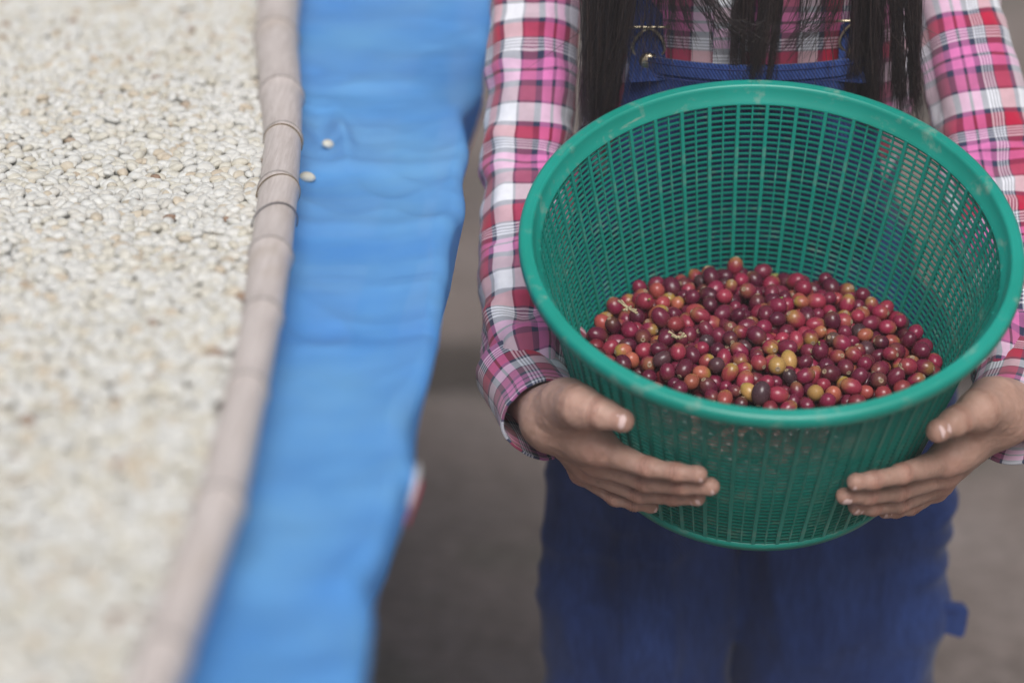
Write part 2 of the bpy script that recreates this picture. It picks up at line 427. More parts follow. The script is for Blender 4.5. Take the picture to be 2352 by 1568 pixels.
# ------------------------------------------------------------------ materials
class NT:
    def __init__(self, name, rough=0.6, color=(0.5, 0.5, 0.5), spec=0.5):
        self.m = bpy.data.materials.new(name)
        self.m.use_nodes = True
        self.t = self.m.node_tree
        self.n = self.t.nodes
        self.b = self.n['Principled BSDF']
        self.b.inputs['Roughness'].default_value = rough
        self.b.inputs['Base Color'].default_value = (*color, 1)
        self.b.inputs['Specular IOR Level'].default_value = spec
        self._tc = None
    def tc(self, out='Object'):
        if self._tc is None: self._tc = self.n.new('ShaderNodeTexCoord')
        return self._tc.outputs[out]
    def l(self, a, b): self.t.links.new(a, b)
    def noise(self, scale, detail=3, rough=0.55, vec=None, stretch=None):
        x = self.n.new('ShaderNodeTexNoise')
        x.inputs['Scale'].default_value = scale
        x.inputs['Detail'].default_value = detail
        x.inputs['Roughness'].default_value = rough
        v = vec if vec is not None else self.tc()
        if stretch:
            mp = self.n.new('ShaderNodeMapping'); mp.inputs['Scale'].default_value = stretch
            self.l(v, mp.inputs['Vector']); v = mp.outputs[0]
        self.l(v, x.inputs['Vector'])
        return x.outputs['Fac']
    def ramp(self, fac, stops, interp='LINEAR'):
        r = self.n.new('ShaderNodeValToRGB')
        r.color_ramp.interpolation = interp
        e = r.color_ramp.elements
        while len(e) < len(stops): e.new(0.5)
        for i, (p, c) in enumerate(stops):
            e[i].position = p
            e[i].color = (*c, 1) if len(c) == 3 else c
        self.l(fac, r.inputs['Fac'])
        return r.outputs['Color']
    def mix(self, fac, a, b, mode='MIX'):
        x = self.n.new('ShaderNodeMix'); x.data_type = 'RGBA'; x.blend_type = mode
        for s, v in ((x.inputs[0], fac), (x.inputs[6], a), (x.inputs[7], b)):
            if isinstance(v, (int, float)): s.default_value = v
            elif isinstance(v, tuple): s.default_value = (*v, 1)
            else: self.l(v, s)
        return x.outputs[2]
    def math(self, op, a, b=0.0, c=0.0):
        x = self.n.new('ShaderNodeMath'); x.operation = op
        for i, v in enumerate((a, b, c)):
            if isinstance(v, (int, float)): x.inputs[i].default_value = v
            else: self.l(v, x.inputs[i])
        return x.outputs[0]
    def sep(self, v):
        x = self.n.new('ShaderNodeSeparateXYZ'); self.l(v, x.inputs[0]); return x.outputs
    def base(self, c): self.l(c, self.b.inputs['Base Color'])
    def bump(self, h, strength=0.3, dist=0.002):
        x = self.n.new('ShaderNodeBump')
        x.inputs['Strength'].default_value = strength
        x.inputs['Distance'].default_value = dist
        self.l(h, x.inputs['Height']); self.l(x.outputs[0], self.b.inputs['Normal'])
    def surface_mix(self, shader_out, fac):
        """mix another shader over the principled one"""
        out = self.n['Material Output']
        x = self.n.new('ShaderNodeMixShader')
        if isinstance(fac, (int, float)): x.inputs[0].default_value = fac
        else: self.l(fac, x.inputs[0])
        cur = out.inputs['Surface'].links[0].from_socket
        self.l(cur, x.inputs[1]); self.l(shader_out, x.inputs[2])
        self.l(x.outputs[0], out.inputs['Surface'])

def mat_ground():
    m = NT('bare_soil', 0.95, spec=0.1)
    big = m.noise(1.6, 4)
    c = m.ramp(big, [(0.32, (0.135, 0.112, 0.100)), (0.5, (0.200, 0.160, 0.140)), (0.68, (0.245, 0.206, 0.190))])
    green = m.ramp(m.noise(2.3, 2), [(0.56, (0, 0, 0)), (0.66, (1, 1, 1))])
    g = m.math('MULTIPLY', m.sep(green)[0], 0.55)
    c = m.mix(g, c, (0.07, 0.075, 0.05))
    c = m.mix(0.35, c, m.ramp(m.noise(45, 4), [(0.35, (0.07, 0.06, 0.055)), (0.65, (0.28, 0.24, 0.23))]))
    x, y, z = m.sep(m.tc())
    shade_dist = m.math('ABSOLUTE', m.math('SUBTRACT', m.math('ADD', y, m.math('MULTIPLY', m.noise(3.0, 3), 0.22)), 4.33))
    f = m.sep(m.ramp(shade_dist, [(0.06, (1, 1, 1)), (0.17, (0, 0, 0))]))[0]          # shade of the furrow, painted into the soil as a dark band
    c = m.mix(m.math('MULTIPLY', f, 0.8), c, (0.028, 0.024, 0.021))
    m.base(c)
    m.bump(m.noise(60, 5), 0.6, 0.01)
    return m.m

PLAID = [  # one repeat of the check, the same for warp and weft: (start, colour)
    (0.000, (0.90, 0.92, 0.99)), (0.185, (0.035, 0.045, 0.10)), (0.235, (0.54, 0.012, 0.060)), (0.385, (0.030, 0.030, 0.07)),
    (0.400, (0.86, 0.88, 0.95)), (0.416, (0.05, 0.06, 0.13)), (0.432, (0.86, 0.88, 0.95)), (0.448, (0.05, 0.06, 0.13)),
    (0.464, (0.86, 0.88, 0.95)), (0.480, (0.05, 0.06, 0.13)), (0.496, (0.86, 0.88, 0.95)),
    (0.512, (0.035, 0.045, 0.10)), (0.575, (0.80, 0.22, 0.54)), (0.660, (0.025, 0.03, 0.07)), (0.685, (0.80, 0.22, 0.54)),
    (0.770, (0.035, 0.045, 0.10)), (0.830, (0.42, 0.10, 0.19)), (0.975, (0.06, 0.05, 0.10))]

def mat_plaid(name, phase=(0.0, 0.0)):
    m = NT(name, 0.9, spec=0.15)
    u, v, _ = m.sep(m.tc('UV'))
    fu = m.math('FRACT', m.math('ADD', u, phase[0]))
    fv = m.math('FRACT', m.math('ADD', v, phase[1]))
    a = m.ramp(fu, PLAID, 'CONSTANT')
    b = m.ramp(fv, PLAID, 'CONSTANT')
    w = m.n.new('ShaderNodeTexWave'); w.wave_type = 'BANDS'; w.bands_direction = 'DIAGONAL'
    w.inputs['Scale'].default_value = 38; w.inputs['Distortion'].default_value = 0.0
    m.l(m.tc('UV'), w.inputs['Vector'])
    fac = m.math('ADD', m.math('MULTIPLY', w.outputs['Fac'], 0.16), 0.42)
    c = m.mix(fac, a, b)
    fuzz = m.noise(9, 4, 0.6, vec=m.tc('UV'))
    c = m.mix(1.0, c, m.ramp(fuzz, [(0.3, (0.86, 0.86, 0.86)), (0.7, (1, 1, 1))]), 'MULTIPLY')
    m.base(c)
    m.b.inputs['Sheen Weight'].default_value = 0.25
    m.b.inputs['Sheen Roughness'].default_value = 0.6
    m.bump(m.noise(260, 3, 0.6, vec=m.tc('UV')), 0.25, 0.0006)
    # thin cotton lets some light through
    tr = m.n.new('ShaderNodeBsdfTranslucent'); m.l(c, tr.inputs['Color'])
    m.surface_mix(tr.outputs[0], 0.12)
    return m.m

def mat_denim():
    m = NT('blue_denim', 0.92, spec=0.1)
    mp = m.n.new('ShaderNodeMapping'); mp.inputs['Rotation'].default_value = (0, R(32), 0)
    m.l(m.tc(), mp.inputs['Vector'])
    w = m.n.new('ShaderNodeTexWave'); w.bands_direction = 'X'
    w.inputs['Scale'].default_value = 120; w.inputs['Distortion'].default_value = 0.6
    w.inputs['Detail'].default_value = 1; w.inputs['Detail Scale'].default_value = 2
    m.l(mp.outputs[0], w.inputs['Vector'])
    tw = m.ramp(w.outputs['Fac'], [(0.15, (0.010, 0.022, 0.095)), (0.85, (0.037, 0.076, 0.265))])
    worn = m.ramp(m.noise(6, 4, 0.6, stretch=(1.6, 1.6, 0.7)), [(0.33, (0.55, 0.56, 0.60)), (0.68, (1.40, 1.38, 1.30))])
    c = m.mix(1.0, tw, worn, 'MULTIPLY')
    slub = m.ramp(m.noise(30, 3, 0.6, stretch=(9, 9, 1.2)), [(0.3, (0.70, 0.71, 0.75)), (0.7, (1.25, 1.23, 1.18))])
    c = m.mix(1.0, c, slub, 'MULTIPLY')
    m.base(c)
    m.b.inputs['Sheen Weight'].default_value = 0.15
    m.bump(w.outputs['Fac'], 0.25, 0.0006)
    return m.m

def mat_skin():
    m = NT('skin', 0.48, spec=0.4)
    c = m.ramp(m.noise(18, 3), [(0.3, (0.385, 0.225, 0.170)), (0.7, (0.51, 0.318, 0.252))])
    c = m.mix(0.3, c, m.ramp(m.noise(160, 3), [(0.3, (0.41, 0.24, 0.185)), (0.7, (0.57, 0.375, 0.31))]))
    at = m.n.new('ShaderNodeAttribute'); at.attribute_name = 'flush'      # ruddier, more lined skin over the joints
    c = m.mix(m.math('MULTIPLY', at.outputs['Fac'], 0.55), c, (0.46, 0.225, 0.175))
    cr = m.n.new('ShaderNodeAttribute'); cr.attribute_name = 'crease'      # skin folds over the joints
    c = m.mix(m.math('MULTIPLY', cr.outputs['Fac'], 0.55), c, (0.21, 0.095, 0.07))
    grime = m.ramp(m.noise(75, 5, 0.7), [(0.58, (0, 0, 0)), (0.72, (1, 1, 1))])
    c = m.mix(m.math('MULTIPLY', m.sep(grime)[0], 0.4), c, (0.20, 0.12, 0.09))
    m.base(c)
    m.b.inputs['Subsurface Weight'].default_value = 0.12
    m.b.inputs['Subsurface Radius'].default_value = (0.006, 0.002, 0.001)
    m.b.inputs['Subsurface Scale'].default_value = 0.6
    m.bump(m.noise(330, 5, 0.7), 0.45, 0.0009)
    return m.m

def mat_nail():
    m = NT('fingernail', 0.25, (0.74, 0.54, 0.51), 0.5)
    return m.m

def mat_hair():
    m = NT('black_brown_hair', 0.30, spec=0.6)
    oi = m.n.new('ShaderNodeNewGeometry')
    m.base(m.ramp(oi.outputs['Random Per Island'], [(0.0, (0.010, 0.008, 0.009)), (0.7, (0.028, 0.020, 0.022)), (1.0, (0.080, 0.052, 0.048))]))
    return m.m

def mat_plastic(name, thin):
    m = NT(name, 0.38, spec=0.45)
    c = m.ramp(m.noise(9, 3), [(0.3, (0.004, 0.235, 0.180)), (0.7, (0.010, 0.300, 0.245))])
    dust = m.ramp(m.noise(38, 6, 0.68), [(0.56, (0, 0, 0)), (0.70, (1, 1, 1))])
    scr = m.ramp(m.noise(22, 5, 0.7, stretch=(1, 1, 7)), [(0.62, (0, 0, 0)), (0.72, (1, 1, 1))])
    d = m.math('MULTIPLY', m.math('MAXIMUM', m.sep(dust)[0], m.sep(scr)[0]), 0.42)
    c = m.mix(d, c, (0.36, 0.38, 0.31))
    m.base(c)
    m.l(m.math('ADD', m.math('MULTIPLY', d, 0.8), 0.36), m.b.inputs['Roughness'])
    m.bump(m.noise(120, 3), 0.08, 0.0006)
    if thin:
        tr = m.n.new('ShaderNodeBsdfTranslucent'); tr.inputs['Color'].default_value = (0.03, 0.62, 0.52, 1)
        m.surface_mix(tr.outputs[0], 0.42)
    return m.m

def cherry_nodes(m, colr, amount):
    """skin colour with an unripe, paler end and fine freckles"""
    z = m.sep(m.tc('Generated'))[2]
    n = m.noise(2.2, 3, vec=m.tc('Generated'))
    f = m.math('ADD', z, m.math('MULTIPLY', m.math('SUBTRACT', n, 0.5), 0.9))
    g = m.sep(m.ramp(f, [(0.50, (0, 0, 0)), (0.85, (1, 1, 1))]))[0]
    c = m.mix(m.math('MULTIPLY', g, amount), colr, (0.36, 0.25, 0.055))
    c = m.mix(0.35, c, m.mix(1.0, c, m.ramp(m.noise(14, 4, 0.65, vec=m.tc('Generated')), [(0.3, (0.35, 0.35, 0.4)), (0.75, (1.25, 1.2, 1.2))]), 'MULTIPLY'))
    m.base(c)
    m.b.inputs['Roughness'].default_value = 0.33
    m.l(m.math('ADD', 0.12, m.math('MULTIPLY', m.noise(5, 3, vec=m.tc('Generated')), 0.26)), m.b.inputs['Roughness'])
    m.b.inputs['Specular IOR Level'].default_value = 0.45
    m.b.inputs['Subsurface Weight'].default_value = 0.0

def mat_cherry():
    m = NT('coffee_cherry_skin')
    oi = m.n.new('ShaderNodeObjectInfo')
    cherry_nodes(m, oi.outputs['Color'], oi.outputs['Alpha'])
    return m.m

def mat_cherry_bulk():
    m = NT('coffee_cherry_bulk', 0.35)
    g = m.n.new('ShaderNodeNewGeometry')
    m.base(m.ramp(g.outputs['Random Per Island'], [(0, (0.03, 0.012, 0.015)), (0.3, (0.085, 0.010, 0.018)), (0.6, (0.14, 0.014, 0.024)), (0.9, (0.20, 0.022, 0.035)), (1, (0.26, 0.05, 0.04))]))
    return m.m

def mat_simple(name, color, rough=0.7, spec=0.3, var=0.25, scale=60, metal=0.0):
    m = NT(name, rough, color, spec)
    lo = tuple(c * (1 - var) for c in color); hi = tuple(min(1, c * (1 + var)) for c in color)
    m.base(m.ramp(m.noise(scale, 3), [(0.3, lo), (0.7, hi)]))
    m.b.inputs['Metallic'].default_value = metal
    return m.m

BEAN_TONES = [  # share, colour, word
    (0.56, (0.65, 0.655, 0.64), 'whitish'), (0.355, (0.62, 0.61, 0.575), 'cream'), (0.075, (0.56, 0.50, 0.41), 'tan'), (0.01, (0.28, 0.19, 0.14), 'brown')]

def mat_bean(name, by_object):
    m = NT(name, 0.62, spec=0.3)
    oi = m.n.new('ShaderNodeObjectInfo')
    if by_object:
        c = oi.outputs['Color']
    else:
        c = m.ramp(oi.outputs['Random'], [(0.0, (0.61, 0.615, 0.60)), (0.45, (0.66, 0.665, 0.65)), (0.55, (0.62, 0.61, 0.565)), (0.88, (0.58, 0.56, 0.49)),
                                          (0.93, (0.56, 0.50, 0.41)), (0.986, (0.53, 0.46, 0.37)), (0.992, (0.28, 0.19, 0.14)), (1.0, (0.32, 0.22, 0.16))])
    blot = m.ramp(m.noise(3.0, 4, 0.6, vec=m.tc('Generated')), [(0.35, (0.86, 0.84, 0.80)), (0.6, (1, 1, 1))])
    m.base(m.mix(1.0, c, blot, 'MULTIPLY'))
    m.bump(m.noise(9, 3, vec=m.tc('Generated')), 0.2, 0.0004)
    return m.m

def mat_bamboo(name='dry_bamboo', tint=1.18):
    m = NT(name, 0.45, spec=0.4)
    fib = m.noise(26, 5, 0.65, stretch=(12, 0.6, 12))
    c = m.ramp(fib, [(0.3, (0.43 * tint, 0.375 * tint, 0.35 * tint)), (0.7, (0.60 * tint, 0.545 * tint, 0.525 * tint))])
    st = m.ramp(m.noise(13, 4, 0.6), [(0.55, (0, 0, 0)), (0.75, (1, 1, 1))])
    c = m.mix(m.math('MULTIPLY', m.sep(st)[0], 0.45), c, (0.36 * tint, 0.28 * tint, 0.20 * tint))
    m.base(c)
    m.bump(fib, 0.15, 0.001)
    return m.m

def mat_net():
    m = NT('blue_shade_net', 0.65, spec=0.15)
    c = m.ramp(m.noise(6, 4, 0.6), [(0.3, (0.115, 0.41, 0.98)), (0.7, (0.22, 0.56, 1.0))])
    m.base(c)
    x, y, z = m.sep(m.tc())
    weave = m.math('MULTIPLY', m.math('SINE', m.math('MULTIPLY', x, 2400)), m.math('SINE', m.math('MULTIPLY', y, 2400)))
    m.bump(weave, 0.25, 0.0006)
    tr = m.n.new('ShaderNodeBsdfTranslucent'); tr.inputs['Color'].default_value = (0.10, 0.42, 1.0, 1)
    m.surface_mix(tr.outputs[0], 0.3)
    tp = m.n.new('ShaderNodeBsdfTransparent')
    m.surface_mix(tp.outputs[0], m.math('ADD', 0.03, m.math('MULTIPLY', m.noise(14, 3), 0.16)))
    return m.m

M_ground = mat_ground()
M_denim, M_skin, M_nail, M_hair = mat_denim(), mat_skin(), mat_nail(), mat_hair()
M_rim, M_thin = mat_plastic('green_plastic', False), mat_plastic('green_plastic_thin', True)
M_cherry, M_bulk = mat_cherry(), mat_cherry_bulk()
M_scar = mat_simple('cherry_scar', (0.30, 0.22, 0.15), 0.8, 0.1)
M_stem = mat_simple('cherry_stem', (0.30, 0.34, 0.10), 0.6)
M_bean, M_bean_loose = mat_bean('parchment_bean', False), mat_bean('parchment_bean_single', True)
M_bamboo, M_bamboo_old = mat_bamboo(), mat_bamboo('old_bamboo', 0.75)
M_ridge = mat_bamboo('bamboo_joint', 0.62)
M_net = mat_net()
M_wire = mat_simple('rusty_wire', (0.05, 0.045, 0.06), 0.5, 0.5)
M_fibre = mat_simple('brown_binding', (0.16, 0.12, 0.075), 0.8)
M_hem_white = mat_simple('hem_white', (0.75, 0.76, 0.80), 0.85)
M_hem_red = mat_simple('hem_red', (0.50, 0.02, 0.08), 0.85)
M_brass = mat_simple('brass', (0.55, 0.47, 0.33), 0.3, 0.5, metal=1.0)
M_boot = mat_simple('boot', (0.05, 0.035, 0.03), 0.7)
M_red_thread = mat_simple('red_thread', (0.45, 0.02, 0.05), 0.9)
M_blue_thread = mat_simple('blue_thread', (0.02, 0.03, 0.12), 0.9)

# ------------------------------------------------------------------ ground
def build_ground():
    xs = np.r_[np.linspace(-60, -3, 20), np.linspace(-2.9, 3.5, 90), np.linspace(3.7, 60, 20)]
    ys = np.r_[np.linspace(-40, -1, 14), np.linspace(-0.9, 9, 330), np.linspace(9.4, 120, 40)]
    X, Y = np.meshgrid(xs, ys, indexing='ij')
    bump = 0.012 * noise2(X * 3, Y * 3) + 0.005 * noise2(X * 11, Y * 11, 3)
    step = np.exp(-((Y - 4.21 - 0.05 * noise2(X * 4, Y * 0, 9)) / 0.055) ** 4)
    step *= 1 / (1 + np.exp(np.clip((X - 0.4) / 0.15, -40, 40)))
    Z = bump * 0.7 - 0.22 * step - 0.01
    V = np.stack([X, Y, Z], -1).reshape(-1, 3)
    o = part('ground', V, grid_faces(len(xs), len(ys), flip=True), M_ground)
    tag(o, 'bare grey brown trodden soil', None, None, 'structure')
build_ground()

# ------------------------------------------------------------------ drying table, bamboo rail, net
bam = np.array([(*p, r) for p, r in BAMBOO_PATH])[::-1]      # near to far
bam = catmull(bam, 400)
def bam_at(y):
    return np.array([np.interp(y, bam[:, 1], bam[:, k]) for k in (0, 2, 3)])
edge = np.array(NET_EDGE)[::-1]
def edge_x(y): return np.interp(y, edge[:, 0 if False else 1], edge[:, 0])

table = tag(empty('drying_table', (-0.4, 2.0, 0)), 'raised bamboo drying table under the blue net and the spread of beans', 'table')
def bamboo_stick(name, a, b, r, parent, mat, n=14):
    P = np.linspace(a, b, n)
    P = P + rng.normal(0, 0.0012, P.shape)
    rr = r * (1 + 0.12 * (np.arange(n) % 4 == 2))
    ref = (0, 0, 1) if abs(b[2] - a[2]) < 0.5 else (0, -1, 0)
    V, F = tube(P, rr, 12, ref)
    return part(name, V, F, mat, parent)
for y in (1.12, 1.40, 1.66, 1.955, 2.155, 2.45, 2.75, 3.05):
    bamboo_stick('cross_pole', (-0.95, y, 0.934), (edge_x(y) - 0.03, y + 0.01, 0.938), 0.012, table, M_bamboo_old)
for x in (-0.93, -0.50):
    bamboo_stick('side_pole', (x, 0.85, 0.905), (x, 3.3, 0.905), 0.021, table, M_bamboo_old, 22)
bamboo_stick('side_pole', (-0.125, 0.85, 0.905), (-0.085, 3.3, 0.905), 0.019, table, M_bamboo_old, 22)
for x, y in ((-0.93, 1.0), (-0.93, 3.0), (-0.36, 1.0), (-0.30, 3.0)):
    bamboo_stick('leg', (x, y, -0.02), (x, y, 0.90), 0.028, table, M_bamboo_old, 12)

def build_rail():
    root = tag(empty('bamboo_rail', (-0.19, 2.0, 0.99)), 'pale dry bamboo pole tied down between the beans and the blue net', 'bamboo pole')
    nodes = [0.93, 1.11, 1.30, 1.487, 1.635, 1.774, 1.955, 2.118, 2.272, 2.52, 2.80, 3.05]
    knots = np.array([bam_at(y) for y in nodes])
    for k in range(len(nodes) - 1):
        y0, y1 = nodes[k], nodes[k + 1]
        t = np.r_[0, 0.004, 0.012, 0.03, np.linspace(0.08, 0.92, 9), 0.97, 0.988, 0.996, 1.0]
        ys = y0 + (y1 - y0) * t
        A = np.stack([np.interp(ys, nodes, knots[:, q]) for q in range(3)], 1)
        d = np.minimum(ys - y0, y1 - ys)
        prof = 1 + 0.10 * np.exp(-(d / 0.007) ** 2) - 0.06 * np.exp(-((d - 0.0) / 0.0018) ** 2)
        P = np.stack([A[:, 0], ys, A[:, 1]], 1)
        V, F = tube(P, A[:, 2] * prof, 28, (0, 0, 1))
        o = part('internode', V, F, M_bamboo, root)
        A1 = bam_at(y1)
        if k < len(nodes) - 2:                    # pale raised node ridge
            yy = y1 + np.array([-0.0035, -0.002, 0.0, 0.002, 0.0035])
            V, F = tube(np.stack([np.full(5, A1[0]), yy, np.full(5, A1[1])], 1), A1[2] * np.array([1.02, 1.09, 1.12, 1.09, 1.02]), 28)
            part('node_ridge', V, F, M_ridge, root)
    # ties: thin loops round the pole, the ends dropping into the net
    def tie(y, r, mat, slant, tail):
        A = np.array([np.interp(y, nodes, knots[:, q]) for q in range(3)])
        th = np.linspace(R(-200), R(20 if tail else 10), 40)
        rr = A[2] * 1.035 + r * 0.6
        P = np.stack([A[0] - rr * np.cos(th + R(180)) * -1, y + slant * np.cos(th), A[1] - rr * np.sin(th)], 1)
        if tail:
            e = P[-1]
            P = np.vstack([P, e + [0.006, -0.004, -0.006], e + [0.012, -0.010, -0.010]])
        V, F = tube(P, r, 6, (0, 1, 0))
        part('wire_tie', V, F, mat, root)
    tie(1.862, 0.0006, M_wire, -0.012, True)
    tie(1.945, 0.0006, M_fibre, -0.010, False)
    tie(2.108, 0.0007, M_fibre, 0.004, False)
    return root
build_rail()

def net_height(x, y):
    """top of the net to the right of the rail"""
    q = np.clip(0.5 + 1.2 * noise2(x * 5, y * 5, 6), 0, 1)                # creased here, slack there
    w = 0.0050 * noise2(x * 8, y * 8, 4)
    w = w + q * (0.0085 * (0.5 - np.abs(noise2(x * 7 + 3 * y, y * 22 + 2 * x, 1))) + 0.0042 * (0.5 - np.abs(noise2(x * 15 - 6 * y, y * 48, 2))))
    w = w + 0.0060 * (0.4 - np.abs(noise2(x * 16 + y * 9, y * 9 - x * 12, 3)))
    cross = 0
    for yc in (1.12, 1.40, 1.66, 1.955, 2.155, 2.45, 2.75, 3.05):
        cross = cross + (0.004 if yc in (1.955, 2.155) else 0.0015) * np.exp(-((y - yc) / 0.022) ** 2)
    return 0.957 + w + cross

def build_net():
    ys = np.linspace(0.86, 3.3, 520)
    rows, n_top, n_skirt = [], 44, 34
    for y in ys:
        bx, bz, br = bam_at(y)
        ex = float(edge_x(y)) + 0.004 * noise2(np.array(y * 9.0), np.array(0.0), 5)
        inset = 0.015 * math.exp(-((y - 1.53) / 0.05) ** 2) + 0.011 * math.exp(-((y - 1.93) / 0.07) ** 2) + 0.012 * math.exp(-((y - 1.27) / 0.028) ** 2)
        ex -= inset
        P = []
        for x in np.linspace(-0.98, bx - 0.02, 8):                 # under the beans
            P.append((x, y, 0.958))
        t = np.linspace(0, 1, n_top)
        x = bx + (ex - 0.012 - bx) * t
        z = net_height(x, np.full_like(x, y))
        z = z + 0.012 * np.exp(-(t / 0.10) ** 2)                  # clamped up against the rail
        lift = 0.006 * np.clip((t - 0.55) / 0.45, 0, 1) ** 2       # rides up over the edge pole
        hollow = -0.010 * np.exp(-(((x - bx - 0.036) / 0.012) ** 2 + ((y - 2.26) / 0.07) ** 2))
        ridge = 0.009 * np.exp(-(((x - bx - 0.058) / 0.007) ** 2 + ((y - 2.26) / 0.08) ** 2))
        z = z + lift + hollow + ridge
        P += list(zip(x, np.full_like(x, y), z))
        # over the edge and down: a hanging skirt with loose folds
        z0 = z[-1]
        s = np.linspace(0, 1, n_skirt + 1)[1:]
        dips = 0.112 * np.exp(-((y - 1.43) / 0.030) ** 4)  + 0.10 * np.exp(-((y - 2.45) / 0.05) ** 2)
        L = 0.135 + 0.02 * noise2(np.array(y * 5.0), np.array(0.0), 8) - dips
        fold = 0.008 * noise2(np.array(y * 17.0), np.array(0.0), 11) + 0.003 * noise2(np.array(y * 37.0), np.array(0.0), 12)
        arc = s * L
        bend = 0.016
        a = np.minimum(arc / bend, 1.0) * R(84)
        xs_ = ex - 0.012 + np.where(arc < bend, bend / R(84) * np.sin(a), bend / R(84) * math.sin(R(84)) - (arc - bend) * 0.30)
        zs_ = z0 - np.where(arc < bend, bend / R(84) * (1 - np.cos(a)), bend / R(84) * (1 - math.cos(R(84))) + (arc - bend))
        xs_ = xs_ + 0.35 * fold * s + 0.25 * dips * s * 0.2 + 1.35 * inset * np.minimum(s * 2.2, 1)
        P += list(zip(xs_, np.full_like(xs_, y), zs_))
        rows.append(P)
    V = np.array(rows)
    nv = V.shape[1]
    o = part('blue_net', V.reshape(-1, 3), grid_faces(len(ys), nv, flip=True), M_net)
    tag(o, 'blue shade net draped over the table edge beside the bamboo pole', 'net')
    # white selvedge with a red stripe along the hanging edge
    E = V[:, -1]
    up = V[:, -1] - V[:, -4]
    up /= np.linalg.norm(up, axis=1)[:, None]
    def strip(name, a, b, mat):
        for y0, y1 in ((1.408, 1.446), (2.38, 2.50)):               # the worn selvedge is left in two places
            m = (ys > y0) & (ys < y1)
            W = np.stack([(E + up * (a + (b - a) * q) + np.array([0.0012 + 0.0015 * math.sin(q * 3.1), 0, 0]))[m] for q in np.linspace(0, 1, 4)], 1)
            part(name, W.reshape(-1, 3), grid_faces(int(m.sum()), 4, flip=True), mat, o)
    strip('hem', -0.012, 0.0, M_hem_white)
    strip('hem_stripe', 0.0004, 0.004, M_hem_red)
    return o
build_net()

# ------------------------------------------------------------------ coffee beans drying on the table
def bean_mesh(name, a, b, c, seed, mat=None):
    n, k = 14, 9
    V = []
    for i in range(k):
        ph = math.pi * i / (k - 1)
        for j in range(n):
            th = 2 * math.pi * j / n
            x, y, z = math.sin(ph) * math.cos(th), math.sin(ph) * math.sin(th), math.cos(ph)
            # long axis = z of the sphere; flat underside with a crease
            X, Y, Z = z * a, x * b, y * c
            if Z < 0:
                Z *= 0.72
                Z += 0.30 * c * math.exp(-(Y / (0.16 * b)) ** 2) * (1 - (X / a) ** 2)
            V.append((X * (1 + 0.05 * math.sin(seed + 3 * Y / b)), Y, Z))
    V = np.array(V)
    return mesh(name, V, grid_faces(k, n, True), mat or M_bean)
bean_meshes = [bean_mesh('bean', 0.0073, 0.0054, 0.0045, 1), bean_mesh('bean', 0.0067, 0.0053, 0.0047, 2), bean_mesh('bean', 0.0079, 0.0053, 0.0043, 3), bean_mesh('bean', 0.0070, 0.0057, 0.0042, 4)]
single_meshes = []
for me_ in bean_meshes:
    c_ = me_.copy(); c_.materials.clear(); c_.materials.append(M_bean_loose); single_meshes.append(c_)

def bed_height(x, y):
    return 0.9885 + 0.006 * noise2(x * 9, y * 7, 21) + 0.0035 * noise2(x * 26, y * 20, 22) - 0.006 * np.clip((y - 2.4) / 0.6, 0, 1)

def rand_rot(n, flat):
    """euler angles: mostly lying down, any heading, some on edge or belly up"""
    rx = rng.normal(0, flat, n) + np.where(rng.random(n) < 0.35, math.pi, 0)
    ry = rng.normal(0, flat * 0.7, n)
    rz = rng.uniform(0, 2 * math.pi, n)
    return np.stack([rx, ry, rz], 1)

